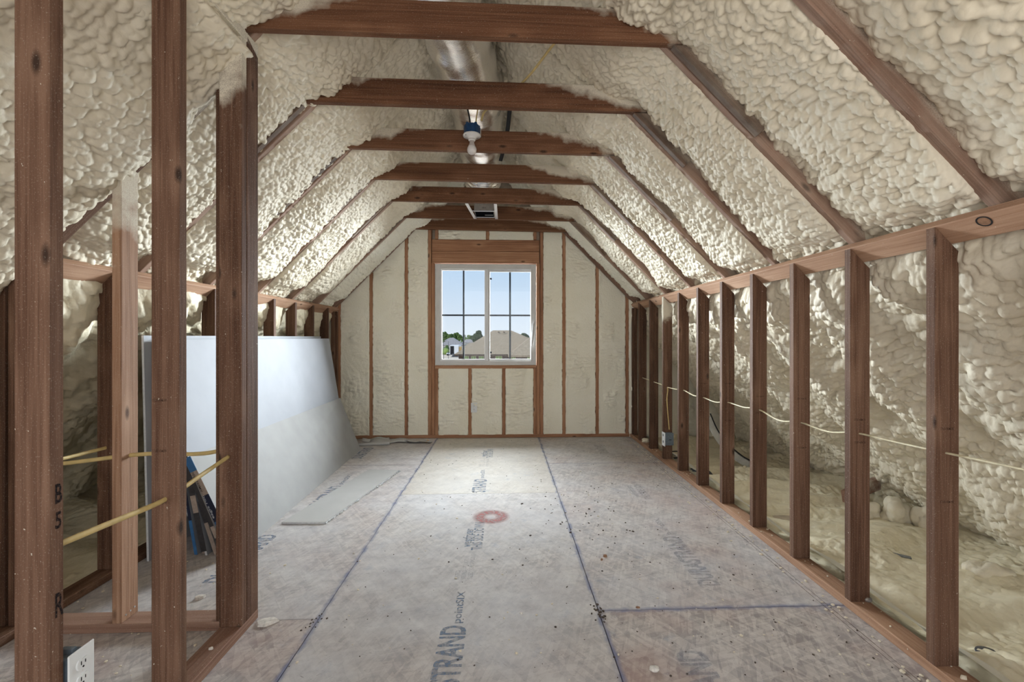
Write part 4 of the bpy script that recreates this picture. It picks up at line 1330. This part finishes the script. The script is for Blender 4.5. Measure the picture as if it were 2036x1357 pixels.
def hf(l): return (l[0], l[1], l[2])
lump('foam_chunk', 'fallen chunk of cream foam on the eave floor behind right studs', 'foam', (2.44, 2.27, -0.035), (0.10, 0.075, 0.062), M['foam'], 4, amp=0.35, sub=4)
for i, (x, y, s) in enumerate(((2.62, 2.9, 0.075), (2.50, 3.0, 0.085), (2.40, 3.12, 0.07))):
    lump('foam_lump', ('cream foam lump beside the wood block end behind the right studs', 'middle cream foam lump at the foot of the right slope', 'small cream foam lump left of its two neighbors at right slope')[i], 'foam',
         (x + 0.1, y, -0.03), (s, s * 0.9, s * (1.35 - 0.2 * i)), M['foam'], 14 + i, amp=0.35, sub=4)
board('wood_block', None, (2.56, 3.26, 0.115), 0.34, 0.038, 0.089, (0.3, -0.95, 0), (0.93, 0.25, 0.20), M['fir_pale'], spray_top=0.03)
tag(bpy.data.objects['wood_block'], 'short wood block end poking out of the foam behind right studs', 'wood')
# bent strip, dark board scrap, coil, metal bits behind the right wall
bm = bmesh.new()
sp = smooth_path([(2.02, 4.56, 0.42), (2.06, 4.50, 0.28), (2.14, 4.46, 0.15), (2.26, 4.42, 0.04), (2.36, 4.40, -0.02)], 8)
tube_bm(bm, sp, 0.004, 0.045, 8, (0.5, 0.5, 0.6))
st = bm_obj('bent_strip', bm, M['wrap'], None, True)
tag(st, 'curved pale strip with black edge behind the right wall studs', 'strip')
bm = bmesh.new(); tube_bm(bm, [p + Vector((0.03, 0.02, 0.03)) for p in sp], 0.006, 0.006, 6)
bm_obj('black_edge', bm, M['black'], st, True)
shard('board_scrap', 'dark gray board scrap lying behind the right studs', 'scrap', (1.78, 4.14, -0.02), (0.24, 0.30, 0.012), M['dirt_metal'], 6, 0.3, 0.12)
coil = smooth_path([(1.72 + 0.13 * math.cos(a) + 0.004 * a, 4.75 + 0.16 * math.sin(a), 0.0 + 0.01 * math.sin(3 * a)) for a in np.linspace(0.2, 5.6, 14)], 4)
bm = bmesh.new(); tube_bm(bm, coil, 0.006, 0.006, 8); tag(bm_obj('wire_coil', bm, M['black'], None, True), 'black wire loop on the foam floor behind right studs', 'wire')
bm = bmesh.new(); lathe(bm, [(0.030, 0.0), (0.040, 0.004), (0.040, 0.010), (0.028, 0.013)], 20)
for v in bm.verts: v.co.x *= 1.35
o = bm_obj('metal_disc', bm, M['dirt_metal'], None, True); o.location = (1.855, 1.72, -0.012); o.rotation_euler = (0.15, 0.1, 0.3)
tag(o, 'dark gray oval metal disc in the foam floor at lower right', 'disc')
for i, (x, y, L, rz) in enumerate(((2.22, 2.55, 0.11, 0.6), (2.20, 2.0, 0.16, 0.75), (2.62, 2.18, 0.10, 0.1))):
    bm = bmesh.new(); add_box(bm, (0, 0, 0), (L, (0.028, 0.016, 0.02)[i], 0.008), None, 0.002)
    o = bm_obj('tape_strip', bm, M['tape_grey'], None); o.location = (x, y, (-0.018, -0.030, -0.022)[i]); o.rotation_euler = (0, 0.05, -rz)
    tag(o, ('gray tape end showing through the foam floor between two right studs', 'long gray tape seam in the foam floor at right edge', 'short black tape bit beneath the right foam slope')[i], 'tape')

# floor debris that can be told apart
shard('plaster_chip', 'large white plaster chip beside the foot of corner stud', 'chip', on_floor(530, 1240), (0.11, 0.07, 0.012), M['chip_white'], 1, 0.4, 0.06)
lump('plaster_chip', 'white crumbly lump on the floor at bottom right of center', 'chip', on_floor(1301, 1334), (0.016, 0.012, 0.009), M['chip_white'], 2)
shard('wood_chip', 'brown wood chip on the floor beside the right blue seam', 'chip', on_floor(1268, 1209), (0.022, 0.012, 0.006), M['chip_wood'], 3)
shard('wood_chip', 'larger of two brown chips on the right floor panel', 'chip', on_floor(1203, 1107), (0.032, 0.022, 0.010), M['chip_wood'], 4, 0.5)
shard('wood_chip', 'smaller of two brown chips on the right floor panel', 'chip', on_floor(1196, 1114), (0.018, 0.014, 0.007), M['chip_wood'], 5, 1.2)
shard('plaster_chip', 'white chip on the closet floor behind the middle stud', 'chip', on_floor(398, 1190), (0.055, 0.035, 0.012), M['chip_white'], 6, 0.5, 0.1)
lump('foam_crumb', 'pale foam crumb against the right bottom plate near the second stud', 'foam', on_floor(1664, 1172), (0.016, 0.016, 0.014), M['foam'], 8)
shard('plaster_chip', 'small white chip by the left seam near the partition', 'chip', on_floor(704, 1101), (0.016, 0.012, 0.006), M['chip_white'], 9)
shard('plaster_chip', 'small pale chip in the middle of the near floor panel', 'chip', on_floor(1036, 1221), (0.018, 0.010, 0.006), M['chip_white'], 10)
shard('plaster_chip', 'pale chip resting on the partition bottom plate', 'chip', (-1.10, 1.80, 0.038), (0.02, 0.014, 0.007), M['chip_white'], 11)
shard('plaster_chip', 'pale chip on the near end of right bottom plate', 'chip', (1.575, 1.545, 0.038), (0.026, 0.018, 0.010), M['foam'], 12)
lump('metal_clip', 'crumpled metal clip on the right bottom plate behind a stud', 'clip', (1.612, 2.015, 0.038), (0.016, 0.012, 0.010), M['galv_dull'], 13)
lump('foam_crumb', 'pale foam lump on the bottom plate at the farthest right stud', 'foam', (1.575, 5.17, 0.038), (0.035, 0.03, 0.022), M['foam'], 15, amp=0.4)
shard('orange_peel', 'small orange scrap on the floor near the gable wall', 'scrap', on_floor(850, 879), (0.05, 0.04, 0.02), M['orange'], 16)
# torn paper and drywall strips near the back wall
bm = bmesh.new(); lathe(bm, [(0.014, -0.22), (0.017, -0.21), (0.017, 0.21), (0.013, 0.22)], 14, (0, 0, 0.017), 'X')
for v in bm.verts: v.co.z = max(0, v.co.z)
o = bm_obj('rolled_paper', bm, M['paper_offcut'], None, True); o.location = (-1.50, 5.28, 0.0); o.rotation_euler = (0, 0, 0.10)
tag(o, 'rolled gray paper strip on the floor by the gable wall', 'scrap')
for i, (x, y, L, W, rz, tl) in enumerate(((-1.32, 5.42, 0.42, 0.10, 0.12, 0.10), (-0.98, 5.40, 0.30, 0.11, -0.10, -0.08), (-1.48, 5.47, 0.30, 0.07, 0.3, 0.2))):
    P = np.zeros((10, 4, 3))
    for a in range(10):
        for b in range(4):
            P[a, b] = ((a / 9 - 0.5) * L, (b / 3 - 0.5) * W, 0.012 + 0.010 * math.sin(a * 1.1 + i) + tl * (b / 3 - 0.5) * W * 2)
    P[..., 2] -= P[..., 2].min()
    o = grid_mesh('paper_scrap', P, M['paper_offcut'], None, None)
    md = o.modifiers.new('thick', 'SOLIDIFY'); md.thickness = 0.004
    o.location = (x, y, 0.004); o.rotation_euler = (0, 0, rz)
    tag(o, ('torn gray paper strip nearest the left gable stud', 'curled gray paper strip left of the window on the floor', 'short paper strip against the gable bottom plate')[i], 'scrap')

# crumbs nobody could count: one object
rng = random.Random(21)
bm = bmesh.new()
def crumb(x, y, z, s):
    r = bmesh.ops.create_icosphere(bm, subdivisions=1, radius=s)
    kx, ky, kz = rng.uniform(0.6, 1.6), rng.uniform(0.6, 1.4), rng.uniform(0.35, 0.7)
    a = rng.uniform(0, 6.3)
    for v in r['verts']:
        q = Vector((v.co.x * kx * rng.uniform(0.8, 1.2), v.co.y * ky, v.co.z * kz))
        v.co = Matrix.Rotation(a, 3, 'Z') @ q + Vector((x, y, z + s * 0.3))
for i in range(330):
    crumb(rng.uniform(-0.8, 1.5), 1.6 + 3.9 * rng.random() ** 1.3, 0, rng.choice((0.002, 0.0025, 0.003, 0.0045)))
for i in range(60):
    crumb(rng.gauss(0.58, 0.2), rng.gauss(3.1, 0.35), 0, rng.choice((0.004, 0.005, 0.007)))
for i in range(26):
    crumb(rng.gauss(0.415, 0.02), rng.gauss(2.04, 0.03), 0, rng.choice((0.004, 0.006)))
for i in range(14):
    crumb(rng.gauss(-0.80, 0.02), rng.gauss(2.02, 0.03), 0, 0.004)
o = bm_obj('debris_crumbs', bm, M['crumb'], None); tag(o, 'dark crumbs and dust scattered over the whole subfloor', 'debris', kind='stuff')
bm = bmesh.new()
for i in range(120):
    crumb(1.50 - abs(rng.gauss(0, 0.05)), 1.5 + 4.0 * rng.random(), 0, rng.choice((0.004, 0.006, 0.008)))
for i in range(90):
    crumb(rng.uniform(-0.8, 1.45), 1.6 + 3.9 * rng.random() ** 1.3, 0, rng.choice((0.003, 0.004, 0.006)))
for i in range(60):
    crumb(rng.uniform(-1.95, -1.15), rng.uniform(1.4, 2.6), 0, rng.choice((0.003, 0.005, 0.007)))
for i in range(50):
    crumb(rng.uniform(1.54, 1.61), 1.4 + 4.0 * rng.random(), 0.038, rng.choice((0.003, 0.005, 0.007)))
o = bm_obj('foam_crumbs', bm, M['foam'], None); tag(o, 'pale foam crumbs along the right bottom plate and over the floor', 'debris', kind='stuff')

# ------------------------------------------------------------------ outside
GZ = -3.0
def at(pxx, d, z): 
    X = (pxx - VPX) * d / FPX
    return Vector((X, d - X * math.sin(THETA), z))
def zy(pyy, d): return 1.21 - (pyy - VPY) * d / FPX

M['roof_tan'] = plain('tan_shingles', (0.30, 0.238, 0.17), 0.9, 0, 0.15, 9)
M['roof_grey'] = plain('gray_shingles', (0.30, 0.28, 0.28), 0.9, 0, 0.14, 4)
M['brick_dark'] = plain('dark_brown_brick', (0.10, 0.072, 0.06), 0.9, 0, 0.15, 6)
M['stucco'] = plain('pale_siding', (0.75, 0.72, 0.66), 0.9, 0, 0.05, 2)
M['win_green'] = plain('green_tinted_pane', (0.22, 0.36, 0.12), 0.25, 0, 0.12, 2)
M['trim_pale'] = plain('pale_window_trim', (0.40, 0.43, 0.27), 0.6, 0, 0.05, 3)
M['leaf'] = plain('tree_leaves', (0.075, 0.125, 0.030), 0.9, 0, 0.35, 1.4)
M['leaf_dark'] = plain('dark_tree_leaves', (0.022, 0.045, 0.014), 0.9, 0, 0.35, 1.4)
M['bark'] = plain('bark', (0.10, 0.07, 0.05), 0.9, 0, 0.2, 3)
M['ground'] = plain('dry_ground', (0.62, 0.52, 0.42), 0.95, 0, 0.12, 0.06)
M['grass'] = plain('lawn', (0.22, 0.30, 0.08), 0.95, 0, 0.2, 0.3)
M['truck_white'] = plain('white_truck_body', (0.85, 0.85, 0.86), 0.4, 0, 0.02, 1)
M['plywood'] = plain('orange_plywood', (0.62, 0.40, 0.16), 0.8, 0, 0.08, 2)

mesh = bmesh.new(); box_between(mesh, (-160, 12, GZ - 0.3), (160, 420, GZ))
tag(bm_obj('ground', mesh, M['ground'], None), 'pale dry ground of the street beyond the window', 'ground', kind='structure')


def hip_roof(name, parent, x0, x1, y0, y1, ze, zr, r0, r1, mat, yr=None, over=0.0):
    yr = yr if yr is not None else (y0 + y1) / 2
    v = [(x0, y0, ze), (x1, y0, ze), (x1, y1, ze), (x0, y1, ze), (r0, yr, zr), (r1, yr, zr),
         (x0, y0, ze - 0.18), (x1, y0, ze - 0.18), (x1, y1, ze - 0.18), (x0, y1, ze - 0.18)]
    f = [(0, 1, 5, 4), (1, 2, 5), (2, 3, 4, 5), (3, 0, 4), (0, 6, 7, 1), (1, 7, 8, 2), (2, 8, 9, 3), (3, 9, 6, 0), (6, 9, 8, 7)]
    return mesh_obj(name, v, f, mat, parent)


house = empty('house', 'tan hip roofed house with dark brick walls right outside the window', 'house', (2.0, 44, GZ))
hz = Matrix.Translation((-2.0, -44.0, -GZ))
def hp(o):
    o.matrix_parent_inverse = hz
    return o
D = 44.0
xe = (904 - VPX) * D / FPX
ze, zrg = zy(704.5, D), zy(657.3, D + 3.9)
hp(hip_roof('roof', house, xe, 5.95, D, D + 7.8, ze, zrg, (980.5 - VPX) * (D + 3.9) / FPX, (1016 - VPX) * (D + 3.9) / FPX, M['roof_tan']))
# lower wing at the right, its hip in front of the main slope
hp(hip_roof('wing_roof', house, (1010 - VPX) * D / FPX, 14.0, D - 2.4, D + 4.0, ze - 0.02, zy(662, D + 0.8), (1066 - VPX) * (D + 0.8) / FPX, 9.5, M['roof_tan'], D + 0.8))
bm = bmesh.new(); box_between(bm, (xe + 0.35, D + 0.45, GZ), (13.5, D + 7.2, ze - 0.1)); hp(bm_obj('wall', bm, M['brick_dark'], house))
bm = bmesh.new(); box_between(bm, (xe - 0.02, D - 0.06, ze - 0.16), (13.9, D + 0.0, ze - 0.02)); hp(bm_obj('gutter', bm, M['brick_dark'], house))
for a, b in ((923, 932.5), (937, 946.8), (952, 962), (985, 998.5), (1016, 1025), (1048.5, 1056)):
    x0_, x1_ = (a - VPX) * (D + .4) / FPX, (b - VPX) * (D + .4) / FPX
    z1_, z0_ = zy(708.0, D + .4), zy(736, D + .4)
    fr = bmesh.new(); box_between(fr, (x0_, D + 0.38, z0_), (x1_, D + 0.45, z1_)); f_ = hp(bm_obj('window', fr, M['trim_pale'], house))
    bm = bmesh.new()
    xm2 = (x0_ + x1_) / 2
    for lo, hi in ((x0_ + .05, xm2 - .03), (xm2 + .03, x1_ - .05)): box_between(bm, (lo, D + 0.36, z0_ + .05), (hi, D + 0.39, z1_ - .05))
    bm_obj('pane', bm, M['win_green'], f_)
for cx_ in (992, 1003, 1015):
    dd = D + 3.3
    p = at(cx_ - 0.5, dd, zy(660.8, dd))
    bm = bmesh.new(); add_box(bm, p, (0.20, 0.15, 0.09), None, 0.01); hp(bm_obj('roof_vent', bm, M['brick_dark'], house))

for i, (pa, pb, d, pe, pr, lab, rm) in enumerate(((872, 922, 140, 686.5, 676.5, 'far gray roofed house at the left behind the truck', 'roof_grey'), (884, 908, 165, 677.5, 672.0, 'farthest small gray roofed house under the trees', 'roof_grey'),
                                               (917, 942, 150, 681.5, 675.0, 'far pale house right of the gray roofed house', 'roof_grey'), (922, 950, 125, 690, 682, 'tan roofed house peeking over the near tan roof', 'roof_tan'))):
    h = empty('house', lab, 'house', tuple(at((pa + pb) / 2, d, GZ)))
    inv = Matrix.Translation(-h.location)
    x0_, x1_ = (pa - VPX) * d / FPX, (pb - VPX) * d / FPX
    w = x1_ - x0_
    o = hip_roof('roof', h, x0_, x1_, d + i * 0.01, d + 7, zy(pe, d), zy(pr, d), x0_ + w * 0.35, x1_ - w * 0.30, M[rm]); o.matrix_parent_inverse = inv
    bm = bmesh.new(); box_between(bm, (x0_ + .3, d + .4, GZ), (x1_ - .3, d + 6.6, zy(pe, d) - 0.05)); o = bm_obj('wall', bm, M['stucco'], h); o.matrix_parent_inverse = inv
    for f in (0.2, 0.62):
        bm = bmesh.new(); box_between(bm, (x0_ + w * f, d + .36, zy(pe, d) - 1.9), (x0_ + w * f + 1.1, d + .41, zy(pe, d) - .7)); o = bm_obj('window', bm, M['brick_dark'], h); o.matrix_parent_inverse = inv

# box truck seen from behind
td = 112.0
tr = empty('box_truck', 'white box truck with open dark cargo door beyond the tan roof', 'truck', tuple(at(904, td, GZ)))
def tp(nm, pxa, pxb, pya, pyb, y0_, y1_, mat):
    bm = bmesh.new(); box_between(bm, ((pxa - VPX) * td / FPX, td + y0_, zy(pyb, td)), ((pxb - VPX) * td / FPX, td + y1_, zy(pya, td)), 0.03)
    o = bm_obj(nm, bm, mat, tr); o.matrix_parent_inverse = Matrix.Translation(-tr.location)
tp('cargo_box', 894.5, 912.5, 687, 704.5, 0.3, 6.0, M['truck_white'])
tp('door_shade', 895.6, 903.0, 688.6, 704, 0.22, 0.4, M['black'])  # black slab put in for the shaded inside of the cargo box
tp('open_door', 903.4, 912.0, 688.2, 704, 0.1, 0.26, M['truck_white'])
tp('side_panel', 912.5, 917.5, 690, 699, 0.3, 2.0, M['plywood'])
tp('bumper', 894, 913, 705, 706.5, 0.0, 0.5, M['dirt_metal'])
for a in (896, 909): tp('wheel', a, a + 3, 703.5, 708, 0.3, 1.2, M['black'])
for i, (a, b, d, t, bt) in enumerate(((888, 894, 105, 700, 705), (897, 913, 100, 706.5, 712))):
    cr = empty('car', ('small white car parked left of the box truck', 'dark car parked in front of the box truck')[i], 'car', tuple(at((a + b) / 2, d, GZ)))
    inv = Matrix.Translation(-cr.location)
    x0_, x1_ = (a - VPX) * d / FPX, (b - VPX) * d / FPX
    bm = bmesh.new(); box_between(bm, (x0_, d, zy(bt, d)), (x1_, d + 1.7, (zy(bt, d) + zy(t, d)) / 2), 0.08); o = bm_obj('body', bm, (M['truck_white'], M['dirt_metal'])[i], cr); o.matrix_parent_inverse = inv
    bm = bmesh.new(); vs = box_between(bm, (x0_ + .25, d + .1, (zy(bt, d) + zy(t, d)) / 2), (x1_ - .25, d + 1.6, zy(t, d)), 0.06); o = bm_obj('cabin', bm, M['dirt_metal'], cr); o.matrix_parent_inverse = inv
    for xw in (x0_ + .1, x1_ - .4):
        bm = bmesh.new(); box_between(bm, (xw, d - .03, zy(bt, d) - .25), (xw + .3, d + 1.6, zy(bt, d) + .15), 0.05); o = bm_obj('wheel', bm, M['black'], cr); o.matrix_parent_inverse = inv
for i, (pp, d, t, th_) in enumerate(((882.3, 70, 677.5, 0.045), (891.5, 90, 679, 0.035))):
    ph_ = bmesh.new(); p = at(pp, d, GZ)
    lathe(ph_, [(th_, 0), (th_ * 0.8, zy(t, d) - GZ)], 8, tuple(p)); o = bm_obj('utility_pole', ph_, M['dirt_metal'], None)
    tag(o, ('nearer thin dark pole at the left edge of window view', 'farther thin pole just left of the box truck')[i], 'pole')
for i, (a, b, d, t, bt) in enumerate(((872, 893, 114, 693, 699), (885, 893, 124, 688.5, 694))):
    o = lump('shrub', ('low light green shrub row left of the truck', 'small round dark shrub left of the truck')[i], 'shrub', tuple(at((a + b) / 2, d, GZ)), ((b - a) / 2 * d / FPX, 1.2, (zy(t, d) - GZ) / 1.7), M['grass'] if i == 0 else M['leaf'], 60 + i)

def tree(pc_, d, top, wpx, label, dark, seed):
    r = random.Random(seed)
    zt = zy(top, d); base = at(pc_, d, GZ)
    t = empty('tree', label, 'tree', tuple(base))
    R = wpx / 2 * d / FPX
    H = zt - GZ
    bm = bmesh.new(); lathe(bm, [(R * 0.10, 0), (R * 0.07, H * 0.6)], 8); bm_obj('trunk', bm, M['bark'], t)
    bm = bmesh.new()
    for k in range(16):
        a = r.uniform(0, 6.28); q = r.random() ** 0.5
        cz = H * r.uniform(0.42, 0.86)
        rr = R * r.uniform(0.32, 0.52) * (1.05 - 0.35 * abs(cz / H - 0.6) / 0.4)
        fall = 1 - 0.55 * max(0, (cz / H - 0.55) / 0.4)
        cc = Vector((R * 0.66 * q * fall * math.cos(a), R * 0.66 * q * fall * math.sin(a), min(cz, H - rr)))
        res = bmesh.ops.create_icosphere(bm, subdivisions=3, radius=rr)
        for v in res['verts']:
            dd = v.co.normalized()
            v.co = cc + v.co * (1 + r.uniform(-0.22, 0.16))
    bm_obj('crown', bm, M['leaf_dark'] if dark else M['leaf'], t)


specs = ((877, 190, 655.5, 20, 0), (887, 195, 658.5, 18, 0), (897, 185, 661, 18, 0), (907, 190, 660, 16, 0), (915, 180, 662, 14, 0), (923, 185, 663.5, 13, 0), (933, 178, 664, 14, 0),
         (951, 150, 655.8, 26, 1), (940, 160, 665, 14, 1), (925, 170, 668, 18, 0), (900, 200, 668, 26, 0), (880, 222, 666, 24, 0),
         (996, 140, 654.4, 7, 1), (1008, 150, 653.2, 12, 1), (1041, 130, 661, 26, 1), (1028, 140, 668, 14, 1))
labs = ('tallest green tree at the left edge of the window view', 'green tree second from the left edge of window view', 'green tree third from the left edge of window view', 'bushy green tree over the far gray roof',
        'green tree left of the window mullion bar', 'small green tree just behind the left grid bar', 'green tree right of the left grid bar', 'big dark round tree left of the window meeting rail',
        'small dark tree at the left of the big dark tree', 'low green tree below the left tree line', 'broad green tree low in the far tree line', 'low broad green tree at far left of window',
        'small dark treetop peeking above the tan ridge', 'wider dark treetop above right end of tan ridge', 'dark rounded tree above the roof valley at right', 'dark treetop half hidden by the right roof slope')
for i, (s_, lb_) in enumerate(zip(specs, labs)):
    tree(s_[0], s_[1], s_[2], s_[3], lb_, s_[4], 900 + i)
